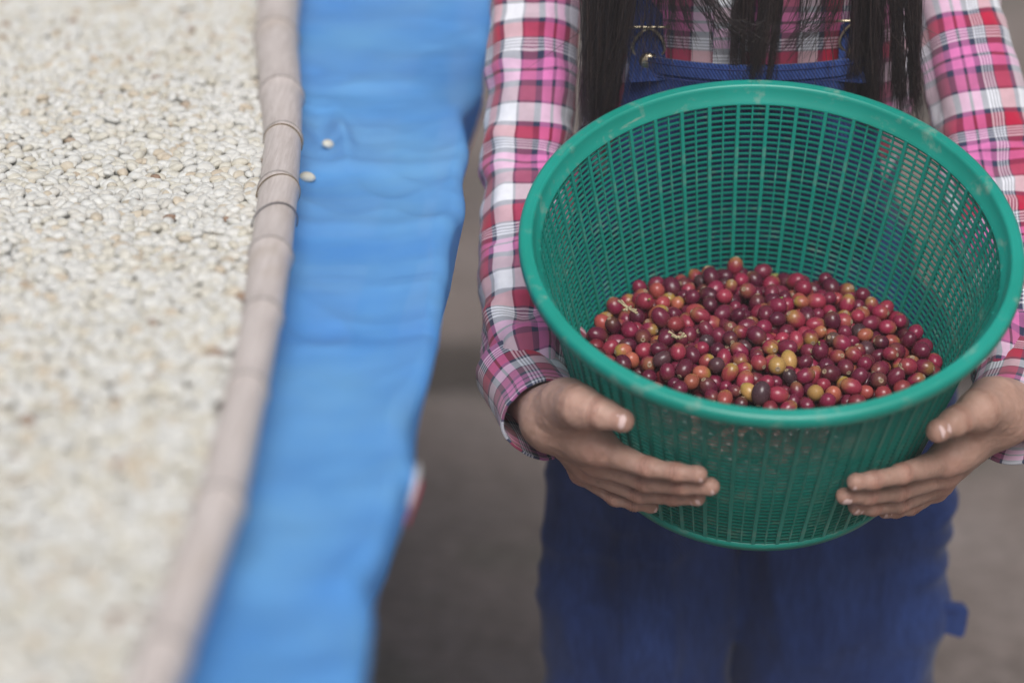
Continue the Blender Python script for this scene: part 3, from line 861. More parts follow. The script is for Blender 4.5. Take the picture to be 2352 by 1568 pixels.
def build_beans():
    pts = []
    for layer, dz in ((0, 0.0), (1, -0.0050)):
        s = 0.0088
        gx = np.arange(-0.93, -0.12, s); gy = np.arange(0.98, 3.05, s)
        X, Y = np.meshgrid(gx, gy, indexing='ij')
        X = X + rng.uniform(-0.5, 0.5, X.shape) * s + layer * s / 2
        Y = Y + rng.uniform(-0.5, 0.5, Y.shape) * s
        X, Y = X.ravel(), Y.ravel()
        bx = np.interp(Y, bam[:, 1], bam[:, 0]); br = np.interp(Y, bam[:, 1], bam[:, 3])
        m = X < bx - br * 0.93 - 0.002
        m &= X > -0.21 * Y - 0.34                       # the spread reaches a little past what can be seen
        X, Y = X[m], Y[m]
        Z = bed_height(X, Y) + dz + rng.normal(0, 0.0013, len(X))
        pts.append(np.stack([X, Y, Z], 1))
    top, low = pts
    # the 300 clearest beans, in the sharp band across the bed, stand on their own
    D = top[:, 1] * math.cos(R(20)) + (1.57 - top[:, 2]) * math.sin(R(20))
    sx = top[:, 0] / D
    band = (sx > -0.2105) & (D > 1.90) & (D < 2.12)
    idx = np.argwhere(band).ravel()
    order = idx[np.argsort(np.abs(D[idx] - 2.01))][:298]
    rot = rand_rot(len(top), 0.40)
    for q, i in enumerate(order):
        o = bpy.data.objects.new('coffee_bean', single_meshes[q % 4])
        k = int(np.searchsorted(np.cumsum([t[0] for t in BEAN_TONES]), rng.random() * 0.999))
        word = BEAN_TONES[k][2]
        o.color = (*(np.array(BEAN_TONES[k][1]) * rng.uniform(0.92, 1.06)), 1)
        pos = ('at the left edge', 'left of the middle', 'right of the middle', 'close to the bamboo pole')[int(np.clip((sx[i] + 0.2105) / 0.0275, 0, 3))]
        zone_depth = 'far side' if D[i] > 2.01 else 'near side'
        o.location = top[i]; o.rotation_euler = rot[i]
        o.scale = [rng.uniform(0.82, 1.12)] * 3
        link(o)
        tag(o, f'{word} bean {pos}, {zone_depth} of the sharp band', 'coffee bean', f'{word} beans {pos}, {zone_depth} of the sharp band')
    # two strays on the net
    for (x, y, lab) in ((-0.176, 2.235, 'stray coffee bean lying in the fold of the blue net'), (-0.186, 2.115, 'stray coffee bean on the blue net close against the bamboo pole')):
        o = bpy.data.objects.new('coffee_bean', single_meshes[1])
        o.location = (x, y, float(net_height(np.array([x]), np.array([y]))[0]) + (-0.004 if y > 2.2 else 0.005)); o.rotation_euler = (0.3, 0.2, y * 9)
        o.scale = (1.1,) * 3; o.color = (0.68, 0.65, 0.55, 1)
        tag(link(o), lab, 'coffee bean')
    keep = np.ones(len(top), bool); keep[order] = False
    P = np.vstack([top[keep], low]); Ro = np.vstack([rot[keep], rand_rot(len(low), 0.5)])
    me = bpy.data.meshes.new('bean_spread')
    me.from_pydata(P.tolist(), [], [])
    at = me.attributes.new('rot', 'FLOAT_VECTOR', 'POINT'); at.data.foreach_set('vector', Ro.astype(np.float32).ravel())
    at = me.attributes.new('scl', 'FLOAT', 'POINT'); at.data.foreach_set('value', rng.uniform(0.82, 1.12, len(P)).astype(np.float32))
    o = link(bpy.data.objects.new('bean_spread', me))
    tag(o, 'thick spread of pale parchment coffee beans drying on the table', 'coffee beans', None, 'stuff')
    ng = bpy.data.node_groups.new('scatter', 'GeometryNodeTree')
    ng.interface.new_socket('Geometry', in_out='INPUT', socket_type='NodeSocketGeometry')
    ng.interface.new_socket('Geometry', in_out='OUTPUT', socket_type='NodeSocketGeometry')
    N = ng.nodes; L = ng.links
    gi, go = N.new('NodeGroupInput'), N.new('NodeGroupOutput')
    iop = N.new('GeometryNodeInstanceOnPoints')
    g2i = N.new('GeometryNodeGeometryToInstance')
    for me_ in bean_meshes:
        pass
    for k, me_ in enumerate(bean_meshes):
        pb = bpy.data.objects.new('bean_shape', me_)          # never linked: only a shape to repeat
        oi = N.new('GeometryNodeObjectInfo'); oi.inputs['Object'].default_value = pb
        L.new(oi.outputs['Geometry'], g2i.inputs[0])
    L.new(gi.outputs[0], iop.inputs['Points']); L.new(g2i.outputs[0], iop.inputs['Instance'])
    iop.inputs['Pick Instance'].default_value = True
    ra = N.new('GeometryNodeInputNamedAttribute'); ra.data_type = 'FLOAT_VECTOR'; ra.inputs['Name'].default_value = 'rot'
    e2r = N.new('FunctionNodeEulerToRotation')
    L.new(ra.outputs['Attribute'], e2r.inputs[0]); L.new(e2r.outputs[0], iop.inputs['Rotation'])
    sa = N.new('GeometryNodeInputNamedAttribute'); sa.data_type = 'FLOAT'; sa.inputs['Name'].default_value = 'scl'
    L.new(sa.outputs['Attribute'], iop.inputs['Scale'])
    L.new(iop.outputs[0], go.inputs[0])
    o.modifiers.new('scatter', 'NODES').node_group = ng
    # what lies under the visible beans: the packed bed itself, as one sheet just below the lower layer
    xs = np.linspace(-0.95, -0.17, 60); ys = np.linspace(0.95, 3.1, 120)
    X, Y = np.meshgrid(xs, ys, indexing='ij')
    bx = np.interp(Y, bam[:, 1], bam[:, 0]) - 0.004
    X = np.minimum(X, bx)
    Z = bed_height(X, Y) - 0.0095
    b = part('packed_bed', np.stack([X, Y, Z], -1).reshape(-1, 3), grid_faces(60, 120, flip=True), M_bed, o)
    b['kind'] = 'stuff'
M_bed = mat_simple('packed_beans', (0.52, 0.49, 0.42), 0.9, 0.1, 0.35, 160)
build_beans()

# ------------------------------------------------------------------ the basket
B_O = np.array([0.214, 1.909, 0.968]); B_T = R(24.8)
B_A = np.array([0, -math.sin(B_T), math.cos(B_T)]); B_U = np.array([1.0, 0, 0]); B_V = np.cross(B_A, B_U)
B_H, B_R, B_B = 0.228, 0.2085, 0.147
basket = tag(empty('plastic_basket', B_O), 'round green plastic mesh basket held in both hands, part filled with cherries', 'basket')
basket.rotation_euler = Matrix((B_U, B_V, B_A)).transposed().to_euler()
# parts of the basket are modelled upright (axis = z, rim plane z = 0) and inherit the tilt
def bpart(name, V, F, mat, smooth=True):
    return link(bpy.data.objects.new(name, mesh(name, V, F, mat, smooth)), basket)

def lathe(prof, n, closed=True):
    prof = np.asarray(prof, float)
    th = np.linspace(0, 2 * np.pi, n, endpoint=False)
    V = np.stack([prof[None, :, 0] * np.cos(th)[:, None], prof[None, :, 0] * np.sin(th)[:, None], np.broadcast_to(prof[None, :, 1], (n, len(prof)))], -1)
    k = len(prof); F = []
    for i in range(n):
        for j in range(k if closed else k - 1):
            F.append((i * k + j, ((i + 1) % n) * k + j, ((i + 1) % n) * k + (j + 1) % k, i * k + (j + 1) % k))
    return V.reshape(-1, 3), F

def wall_r(h):                      # mid radius of the lattice wall at depth h below the rim plane
    return 0.1920 + (B_B - 0.0015 - 0.1920) * (h - 0.015) / (B_H - 0.015)

def build_basket():
    Rr = B_R
    prof = [(Rr - 0.0022, -0.0118), (Rr - 0.0004, -0.0116), (Rr + 0.0002, -0.0096), (Rr + 0.0002, -0.0050), (Rr - 0.0006, -0.0020), (Rr - 0.0028, -0.0004), (Rr - 0.0055, 0.0002),
            (Rr - 0.0080, -0.0001), (Rr - 0.0090, 0.0005), (Rr - 0.0104, 0.0002), (Rr - 0.0116, -0.0012), (Rr - 0.0124, -0.0030),
            (Rr - 0.0160, -0.0135), (Rr - 0.0184, -0.0150), (Rr - 0.0184, -0.0168), (Rr - 0.0150, -0.0168), (Rr - 0.0140, -0.0140), (Rr - 0.0108, -0.0045), (Rr - 0.0036, -0.0042), (Rr - 0.0024, -0.0052)]
    V, F = lathe(prof, 256)
    bpart('rim', V, [f[::-1] for f in F], M_rim)
    h0, h1, n = 0.0205, B_H - 0.0140, 36
    for h in np.linspace(h0, h1, n):
        r = wall_r(h); d, t = 0.0010, 0.00064
        p = [(r - d, -h - t), (r + d, -h - t), (r + d, -h + t), (r - d, -h + t)]
        V, F = lathe(p, 216)
        bpart('ring', V, F, M_thin, False)
    # upright ribs: heavy ones with a fine one half way between
    def rib(wd, dp, off):
        hs_ = np.linspace(0.0145, B_H - 0.004, 4)
        V = []
        for h in hs_:
            r = wall_r(h) + off
            V += [(r - dp, -wd, -h), (r + dp, -wd, -h), (r + dp, wd, -h), (r - dp, wd, -h)]
        F = [tuple(q) for q in grid_faces(4, 4, True)] + [(3, 2, 1, 0), (12, 13, 14, 15)]
        return mesh('rib', np.array(V), F, M_rim, False)
    big, fine = rib(0.00160, 0.0018, 0.0), rib(0.00070, 0.0012, 0.0)
    nb = 46
    for k in range(nb):
        for me, a in ((big, k), (fine, k + 0.5)):
            o = link(bpy.data.objects.new('rib', me), basket)
            o.rotation_euler = (0, 0, 2 * math.pi * a / nb)
    rb = wall_r(B_H - 0.010)
    V, F = lathe([(rb - 0.0016, -(B_H - 0.0115)), (rb + 0.0022, -(B_H - 0.0115)), (B_B + 0.0006, -B_H + 0.001), (B_B - 0.002, -B_H), (B_B - 0.010, -B_H), (B_B - 0.010, -B_H + 0.003), (rb - 0.0030, -B_H + 0.0032)], 216)
    bpart('foot_band', V, F, M_rim)
    items = [lathe([(r - 0.0015, -B_H + 0.0005), (r + 0.0015, -B_H + 0.0005), (r + 0.0015, -B_H + 0.0028), (r - 0.0015, -B_H + 0.0028)], 96) for r in np.arange(0.008, B_B - 0.009, 0.0062)]
    for k in range(24):
        a = 2 * math.pi * k / 24
        c, s = math.cos(a), math.sin(a)
        q = np.array([(0.004, -0.0012), (B_B - 0.008, -0.0016), (B_B - 0.008, 0.0016), (0.004, 0.0012)])
        V = np.array([(x * c - y * s, x * s + y * c, z) for z in (-B_H + 0.0002, -B_H + 0.0024) for x, y in q])
        items.append((V, [(3, 2, 1, 0), (4, 5, 6, 7), (0, 1, 5, 4), (1, 2, 6, 5), (2, 3, 7, 6), (3, 0, 4, 7)]))
    V, F = merge(items)
    bpart('base', V, F, M_rim, False)
build_basket()

# ------------------------------------------------------------------ coffee cherries in the basket
def cherry_mesh(stretch, seed):
    n, k = 20, 13
    V, F, mats = [], [], []
    for i in range(k):
        ph = math.pi * i / (k - 1)
        for j in range(n):
            th = 2 * math.pi * j / n
            w = 1 + 0.03 * math.sin(2 * th + seed) * math.sin(ph) ** 2
            r = math.sin(ph) ** 0.92 if 0 < i < k - 1 else 0.0
            z = math.cos(ph) * stretch
            if i == 0: z -= 0.05
            V.append((r * w * math.cos(th), r * math.sin(th) * (2 - w), z))
    F = grid_faces(k, n, True, True)
    # the little round scar at the tip: a raised ring with a sunk middle
    b = len(V)
    for (r, z) in ((0.30, stretch * 0.950), (0.27, stretch * 1.010), (0.20, stretch * 1.022), (0.13, stretch * 0.965), (0.0, stretch * 0.955)):
        for j in range(n):
            th = 2 * math.pi * j / n
            V.append((r * math.cos(th), r * math.sin(th), z))
    F2 = grid_faces(5, n, True, True, b)
    me = mesh('coffee_cherry', np.array(V), np.vstack([F, F2]), [M_cherry, M_scar])
    mi = np.zeros(len(me.polygons), np.int32); mi[len(F):] = 1
    me.polygons.foreach_set('material_index', mi)
    return me
cherry_meshes = [cherry_mesh(s, q) for q, s in enumerate((1.12, 1.24, 1.34, 1.18))]

CLASSES = [  # share, colours, unripe amount, label, group
    (0.43, [(0.140, 0.016, 0.042), (0.105, 0.013, 0.036), (0.180, 0.020, 0.050)], 0.12, 'dark maroon', 'dark maroon cherries'),
    (0.38, [(0.280, 0.024, 0.060), (0.230, 0.020, 0.058), (0.330, 0.036, 0.068)], 0.5, 'crimson', 'crimson cherries'),
    (0.10, [(0.380, 0.075, 0.065), (0.430, 0.120, 0.075), (0.360, 0.055, 0.065)], 0.8, 'orange red', 'orange red cherries'),
    (0.022, [(0.42, 0.36, 0.10), (0.40, 0.38, 0.12), (0.52, 0.30, 0.10)], 0.50, 'yellow green', 'yellow green cherries'),
    (0.04, [(0.070, 0.034, 0.044), (0.095, 0.038, 0.048), (0.130, 0.065, 0.068)], 0.05, 'dull brownish black', 'dried dark cherries')]

def build_cherries():
    A = np.array(CHERRIES) / 10000.0
    P = A[:, :3] + np.array([0.214, 1.95, 0.8]); rad = A[:, 3]
    shares = np.cumsum([c[0] for c in CLASSES])
    stems = set([5, 31, 62, 104, 140, 171, 205, 236, 259])
    named = []
    for i in range(296):
        k = int(np.searchsorted(shares, rng.random() * shares[-1]))
        _, cols, amt, lab, grp = CLASSES[k]
        o = bpy.data.objects.new('coffee_cherry', cherry_meshes[i % 4])
        o.location = P[i]
        q = rng.normal(size=4); q /= np.linalg.norm(q)
        o.rotation_mode = 'QUATERNION'; o.rotation_quaternion = q
        s = rad[i] * rng.uniform(0.89, 1.0)
        o.scale = (s, s, s)
        c = np.array(cols[int(rng.integers(3))]) * rng.uniform(0.70, 1.05)
        o.color = (*c, float(np.clip(amt * rng.uniform(0.2, 1.5), 0, 1)))
        link(o)
        named.append((o, lab, grp, P[i]))
        if i in stems:
            z = np.linspace(-1.0, -1.75, 7)
            W = np.stack([0.12 * np.sin((z + 1) * 2.0), np.zeros(7), z], 1)
            V, F = tube(W, np.linspace(0.12, 0.08, 7) * (1 + 0.6 * (np.arange(7) == 6)), 6, (1, 0, 0))
            link(bpy.data.objects.new('stem', mesh('stem', V, F, M_stem)), o)
    # labels: colour, part of the heap, and the place in that part counted from the left
    place = {}
    for o, lab, grp, p in named:
        D = p[1] * math.cos(R(20)) + (1.57 - p[2]) * math.sin(R(20))
        zone_depth = ('front', 'middle', 'back')[int(np.clip((p[1] - 1.84) / 0.088, 0, 2))]
        zone_side = ('far left', 'left', 'centre left', 'centre', 'centre right', 'right', 'far right')[int(np.clip((p[0] - 0.064) / 0.043, 0, 6))]
        place.setdefault((lab, zone_depth, zone_side), []).append((p[0] / D, o))
    words = ['first', 'second', 'third', 'fourth', 'fifth', 'sixth', 'seventh', 'eighth', 'ninth', 'tenth', 'eleventh', 'twelfth', 'thirteenth', 'fourteenth', 'fifteenth', 'sixteenth', 'seventeenth', 'eighteenth', 'nineteenth', 'twentieth']
    for (lab, zone_depth, zone_side), lst in place.items():
        lst.sort(key=lambda q: q[0])
        for k, (_, o) in enumerate(lst):
            text = f'only {lab} cherry in the {zone_depth} {zone_side} of the heap' if len(lst) == 1 else f'{words[k]} {lab} cherry from the left in the {zone_depth} {zone_side} of the heap'
            tag(o, text, 'coffee cherry', 'coffee cherries on top of the heap in the basket')
    # the rest of the heap, under and between these: filled up from the basket floor
    fill = [(P[i], rad[i]) for i in range(296, len(P))]
    st = 0.0140
    for iz, z in enumerate(np.arange(0.70, 0.88, st * 0.82)):
        for iy, y in enumerate(np.arange(1.74, 2.14, st * 0.87)):
            for x in np.arange(0.04, 0.39, st) + (iy % 2) * st / 2 + (iz % 2) * st / 3:
                q = np.array((x, y, z)) + rng.uniform(-0.0018, 0.0018, 3)
                d = q - B_O; hgt = -(d @ B_A); r_ = np.linalg.norm(d + B_A * hgt)
                if hgt > B_H - 0.011 or hgt < 0.03 or r_ > wall_r(hgt) - 0.0095: continue
                if q[2] > 0.835 + 0.26 * (q[1] - 1.95): continue
                if (np.linalg.norm(P - q, axis=1) < rad + 0.0055).any(): continue
                fill.append((q, 0.0076))
    n, k = 10, 7
    ph, th = np.meshgrid(np.linspace(0, math.pi, k), np.arange(n) * 2 * math.pi / n, indexing='ij')
    ico_v = np.stack([np.sin(ph) * np.cos(th), np.sin(ph) * np.sin(th), 1.1 * np.cos(ph)], -1).reshape(-1, 3)
    ico_f = grid_faces(k, n, True, True)
    Vs, Fs = [], []
    for q, (c_, r_) in enumerate(fill):
        m = np.linalg.qr(rng.normal(size=(3, 3)))[0]
        if np.linalg.det(m) < 0: m[:, 0] *= -1
        Vs.append(ico_v @ m.T * r_ + c_); Fs.append(ico_f + q * len(ico_v))
    o = part('cherry_heap', np.vstack(Vs), np.vstack(Fs), M_bulk)
    tag(o, 'deep heap of coffee cherries filling the lower part of the basket', 'coffee cherries', None, 'stuff')
build_cherries()

def build_stalks():
    """dried flower stalks picked along with the fruit"""
    for (x, y, z, spin, lab) in ((0.143, 1.952, 0.862, 0.0, 'dry straw coloured flower stalk lying among the cherries left of the centre'),
                                 (0.101, 1.992, 0.876, 2.0, 'dry brown flower stalk on the cherries near the left wall of the basket')):
        items = []
        for k in range(7):
            a = spin + k * 0.9 + rng.normal(0, 0.2); up_ = rng.uniform(-0.3, 0.9); ln = rng.uniform(0.005, 0.011)
            d = np.array((math.cos(a), math.sin(a), up_)); d /= np.linalg.norm(d)
            bend = rng.normal(0, 0.0012, 3)
            P = np.array([np.array((x, y, z)) + d * ln * t + bend * t * t for t in np.linspace(0, 1, 5)])
            items.append(tube(P, np.array([0.0011, 0.0009, 0.0007, 0.0009, 0.0013]), 6, (0.3, 0.2, 1)))
        V, F = merge(items)
        tag(part('flower_stalk', V, F, M_stalk), lab, 'stalk')
M_stalk = mat_simple('dry_stalk', (0.42, 0.35, 0.22), 0.85, 0.1, 0.4, 400)
build_stalks()

# ------------------------------------------------------------------ the person
person = tag(empty('person', (0.222, 2.25, 0)), 'person in pink and red plaid shirt and blue overalls holding the green basket', 'person')

for J_ in HAND_JOINTS.values():
    for f_ in ('thumb', 'index', 'middle', 'ring', 'pinky'):
        J_[f_] = [J_[f_][0]] + [(p_, r_ * 0.94) for p_, r_ in J_[f_][1:]]
def hand_sdf(P, J):
    """palm and five tapered fingers; neighbours only meet, they do not melt together"""
    w0, w1 = J['wrist']
    w0p, w1p = np.array(w0[0]), np.array(w1[0])
    arm = sd_cone(P, w0p + (w0p - w1p) * 1.6, w1p, w0[1] * 0.95, w1[1])
    palm = arm
    mc = []
    for f in ('index', 'middle', 'ring', 'pinky'):
        a = np.array(J[f][0][0]); r = J[f][0][1]
        s = w1p + (a - w1p) * 0.12
        mc.append(sd_cone(P, s, a, r * 1.35, r))
    d = mc[0]
    for q in mc[1:]: d = smin(d, q, 0.010)
    palm = smin(palm, d, 0.016)
    th = np.array(J['thumb'][0][0])
    d = sd_cone(P, w1p + (th - w1p) * 0.35, th, 0.019, J['thumb'][0][1])
    d = smin(d, sd_cone(P, th, J['thumb'][1][0], J['thumb'][0][1], J['thumb'][1][1]), 0.008)
    # web of flesh between thumb and first finger
    d = smin(d, sd_cone(P, th * 0.6 + np.array(J['thumb'][1][0]) * 0.4, np.array(J['index'][0][0]) * 0.7 + w1p * 0.3, 0.010, 0.011), 0.012)
    palm = smin(palm, d, 0.030)
    out = None
    for f in ('thumb', 'index', 'middle', 'ring', 'pinky'):
        js = J[f]
        fd = None
        for (a, ra), (b, rb) in zip(js[:-1], js[1:]):
            c = sd_cone(P, a, b, ra, rb)
            fd = c if fd is None else smin(fd, c, 0.003 if f != 'thumb' else 0.012)
        if f == 'thumb':
            fd = np.minimum(fd, 1)
        for (a, ra) in (js[1:-1] if f != 'thumb' else []):      # knuckles a touch thicker
            fd = smin(fd, np.linalg.norm(P - np.array(a), axis=-1) - ra * 1.03, 0.004)
        # soft pad past the last joint
        e, r = np.array(js[-1][0]), js[-1][1]
        fd = smin(fd, np.linalg.norm(P - e, axis=-1) - r, 0.003)
        base = smin(palm, fd, 0.007) if f != 'thumb' else smin(palm, fd, 0.016)
        out = base if out is None else np.minimum(out, base)
    return out

def arm_end(J):
    a, b = np.array(J[0][0]), np.array(J[1][0])
    return a + (a - b) * 0.55

def cut(V, Q, p, n):
    """drop the faces beyond the plane (p, n); return mesh and the open loop, ordered by angle"""
    far = (V - p) @ n > 0
    Q = Q[~far[Q].any(1)]
    used = np.zeros(len(V), bool); used[Q.ravel()] = True
    new = np.cumsum(used) - 1
    V, Q = V[used], new[Q]
    e = np.sort(np.concatenate([Q[:, [k, (k + 1) % 4]] for k in range(4)]), axis=1)
    u, c = np.unique(e, axis=0, return_counts=True)
    b = np.unique(u[c == 1].ravel())
    x = np.cross(n, (0, 0, 1.0)); x /= np.linalg.norm(x); y = np.cross(n, x)
    d = V[b] - p
    near = np.linalg.norm(d, axis=1) < 0.07
    b, d = b[near], d[near]
    ang = np.arctan2(d @ y, d @ x)
    o = np.argsort(ang)
    return V, Q, b[o], ang[o]

def zip_loops(A, aa, B, ab):
    """triangles between two rings of vertices sorted by angle"""
    i = j = 0; T = []
    na, nb = len(A), len(B)
    while i < na or j < nb:
        ta = aa[i] if i < na else 9; tb = ab[j] if j < nb else 9
        if ta <= tb: T.append((A[i % na], A[(i + 1) % na], B[j % nb])); i += 1
        else: T.append((A[i % na], B[(j + 1) % nb], B[j % nb])); j += 1
    return T

def build_body():
    items = []; loops = []
    for side, J in HAND_JOINTS.items():
        allp = np.array([p for js in J.values() for p, _ in js])
        w0, w1 = np.array(J['wrist'][0][0]), np.array(J['wrist'][1][0])
        allp = np.vstack([allp, w0 + (w0 - w1) * 1.2])
        h = 0.0011
        G, lo = grid_points(allp.min(0) - 0.035, allp.max(0) + 0.035, h)
        f = fine_field(G, lambda q: hand_sdf(q, J))
        V, Q = surface_nets(f, lo, h)
        V = relax(V, Q, 3, 0.5)
        # creases over the finger joints and fine tendon relief on the back of the hand
        N = vnormals(V, Q)
        disp = 0.00045 * noise3(V * 130) + 0.0002 * noise3(V * 420)
        for fn in ('thumb', 'index', 'middle', 'ring', 'pinky'):
            for i in (1, 2):
                a = np.array(J[fn][i][0]); ax = np.array(J[fn][i + 1 if i + 1 < 4 else i][0]) - np.array(J[fn][i - 1][0]); ax /= np.linalg.norm(ax)
                d = V - a; t = d @ ax; rad_ = np.linalg.norm(d - t[:, None] * ax, axis=1)
                near = rad_ < J[fn][i][1] * 1.5
                for o_, dp in ((-0.0040, 0.0007), (-0.0014, 0.0012), (0.0012, 0.0012), (0.0038, 0.0007)):
                    w_ = 0.0006 * noise3(V * 300)
                    disp -= near * dp * np.exp(-((t - o_ + w_) / 0.0006) ** 2)
        V = V + N * disp[:, None]
        n_ = w0 - w1; n_ /= np.linalg.norm(n_)
        V, Q, b, ang = cut(V, Q, w0 + n_ * 0.012, n_)
        loops.append((b, ang, w0 + n_ * 0.022, n_))
        items.append((V, Q))
    # the rest of the body under the clothes
    G, lo = grid_points((-0.07, 2.0, -0.02), (0.52, 2.46, 1.60), 0.011)
    P = G.reshape(-1, 3)
    cx = 0.222
    d = sd_ell(P, (cx, 2.255, 1.10), (0.135, 0.080, 0.22))
    d = smin(d, sd_ell(P, (cx, 2.290, 0.85), (0.150, 0.085, 0.15)), 0.06)
    for s, sl in ((-1, SLEEVE_A), (1, SLEEVE_B)):
        sh = np.array((cx + s * 0.165, 2.285, 1.225))
        d = smin(d, sd_cone(P, (cx + s * 0.05, 2.26, 1.25), sh, 0.055, 0.045), 0.04)
        J = HAND_JOINTS['left_side' if s < 0 else 'right_side']['wrist']
        arm = [sh] + [np.array(sl[q][0]) for q in (1, 3, 4, 5, 6)]
        arm.append(arm_end(J))
        rad_ = (0.042, 0.033, 0.030, 0.029, 0.027, 0.023, 0.022)
        for q in range(6):
            d = smin(d, sd_cone(P, arm[q], arm[q + 1], rad_[q], rad_[q + 1]), 0.006)
        lx = 0.132 if s < 0 else 0.335
        ly = 0.012 if s < 0 else 0.045
        d = smin(d, sd_cone(P, (lx, 2.275 + ly, 0.76), (lx, 2.255 + ly, 0.42), 0.060, 0.042), 0.04)
        d = smin(d, sd_cone(P, (lx, 2.255 + ly, 0.42), (lx, 2.29, 0.07), 0.042, 0.034), 0.02)
        d = smin(d, sd_cone(P, (lx, 2.29, 0.06), (lx, 2.16, 0.045), 0.035, 0.03), 0.02)
    d = smin(d, sd_cone(P, (cx, 2.27, 1.26), (cx, 2.255, 1.36), 0.052, 0.048), 0.04)
    d = smin(d, sd_ell(P, (cx, 2.235, 1.455), (0.072, 0.088, 0.105)), 0.02)
    d = smin(d, sd_ell(P, (cx, 2.19, 1.39), (0.045, 0.05, 0.05)), 0.03)
    d = smin(d, sd_cone(P, (cx, 2.15, 1.46), (cx, 2.135, 1.43), 0.010, 0.013), 0.015)
    V, Q = surface_nets(d.reshape(G.shape[:3]), lo, 0.011)
    V = relax(V, Q, 1)
    stitch = []
    off = len(items[0][0]) + len(items[1][0])
    starts = (0, len(items[0][0]))
    ends = []
    for (b, ang, p, n) in loops:
        nearby = np.linalg.norm(V - p, axis=1) < 0.10
        far = nearby & ((V - p) @ -n > 0)
        Q = Q[~far[Q].any(1)]
    for k, (b, ang, p, n) in enumerate(loops):
        e = np.sort(np.concatenate([Q[:, [q, (q + 1) % 4]] for q in range(4)]), axis=1)
        u, c = np.unique(e, axis=0, return_counts=True)
        o_ = np.unique(u[c == 1].ravel())
        o_ = o_[np.linalg.norm(V[o_] - p, axis=1) < 0.06]
        x = np.cross(n, (0, 0, 1.0)); x /= np.linalg.norm(x); y = np.cross(n, x)
        a2 = np.arctan2((V[o_] - p) @ y, (V[o_] - p) @ x)
        s_ = np.argsort(a2)
        stitch += zip_loops(b + starts[k], ang, o_[s_] + off, a2[s_])
    items.append((V, Q))
    V, F = merge(items)
    used = np.zeros(len(V), bool); used[F.ravel()] = True
    new = np.cumsum(used) - 1
    V = V[used]
    F = [tuple(q) for q in new[F]] + [tuple(int(new[i]) for i in t) for t in stitch]
    body = part('body', V, F, M_skin, person)
    flush = np.zeros(len(V), np.float32)
    for J in HAND_JOINTS.values():
        for fn in ('thumb', 'index', 'middle', 'ring', 'pinky'):
            for i, wdt in ((0, 0.011), (1, 0.0055), (2, 0.0050), (3, 0.0065)):
                if i == 0 and fn == 'thumb': continue
                flush += (0.6 if i == 3 else 1.0) * np.exp(-(np.maximum(np.linalg.norm(V - np.array(J[fn][i][0]), axis=1) - J[fn][i][1], 0) / wdt * 2) ** 2 - 0.2).astype(np.float32)
    line = np.zeros(len(V), np.float32)
    for J in HAND_JOINTS.values():
        for fn in ('thumb', 'index', 'middle', 'ring', 'pinky'):
            for i in (1, 2):
                a = np.array(J[fn][i][0]); ax = np.array(J[fn][i + 1][0]) - np.array(J[fn][i - 1][0]); ax /= np.linalg.norm(ax)
                d = V - a; near = np.linalg.norm(d, axis=1) < J[fn][i][1] * 1.9
                t = (d @ ax)[near] + 0.0009 * noise3(V[near] * 260)
                for o_, st_ in ((-0.0026, 0.6), (0.0, 1.0), (0.0026, 0.6)):
                    line[near] += st_ * np.exp(-((t - o_) / 0.0007) ** 2)
    body.data.attributes.new('crease', 'FLOAT', 'POINT').data.foreach_set('value', np.clip(line, 0, 1).astype(np.float32))
    body.data.attributes.new('flush', 'FLOAT', 'POINT').data.foreach_set('value', np.clip(flush, 0, 1))
    # fingernails
    def nail(end, back, out, r):
        end, back, out = (np.array(q, float) for q in (end, back, out))
        ax = end - back; ax /= np.linalg.norm(ax)
        n = out - (out @ ax) * ax; n /= np.linalg.norm(n)
        side = np.cross(ax, n)
        nu = 11
        a, b = np.meshgrid(np.linspace(-1, 1, nu), np.linspace(-1, 1, nu), indexing='ij')
        k = np.maximum(np.abs(a), np.abs(b)) / np.maximum(1e-6, (np.abs(a) ** 3.2 + np.abs(b) ** 3.2) ** (1 / 3.2))
        a, b = a * k, b * k
        t = (0.12 + 0.66 * a) * r
        rr = r * (1.035 - 0.20 * np.clip(t / r, 0, 1) ** 2) + 0.0003 * (1 - b * b)
        W = end + t[..., None] * ax + (np.sin(b * 0.70) * rr)[..., None] * side + (np.cos(b * 0.70) * rr)[..., None] * n
        part('fingernail', W.reshape(-1, 3), grid_faces(nu, nu), M_nail, body)
    view = np.array((0.0, -0.94, 0.20))
    for side, J in HAND_JOINTS.items():
        sgn = 1 if side == 'left_side' else -1
        for fn, out, w, l in (('thumb', (0.0, -0.93, 0.22), 0, 0), ('index', (0.10 * sgn, -0.72, -0.62), 0, 0), ('middle', (0.10 * sgn, -0.80, -0.45), 0, 0), ('ring', (0.10 * sgn, -0.86, -0.36), 0, 0), ('pinky', (0.05 * sgn, -0.85, -0.35), 0, 0)):
            e, r = np.array(J[fn][3][0]), J[fn][3][1]
            nail(e, J[fn][2][0], out, r)
    return body
build_body()

# ---- overalls
M_plaid_a = mat_plaid('plaid_sleeve', (0.0, 0.0))
M_plaid = mat_plaid('plaid_cotton', (0.0, 0.0))

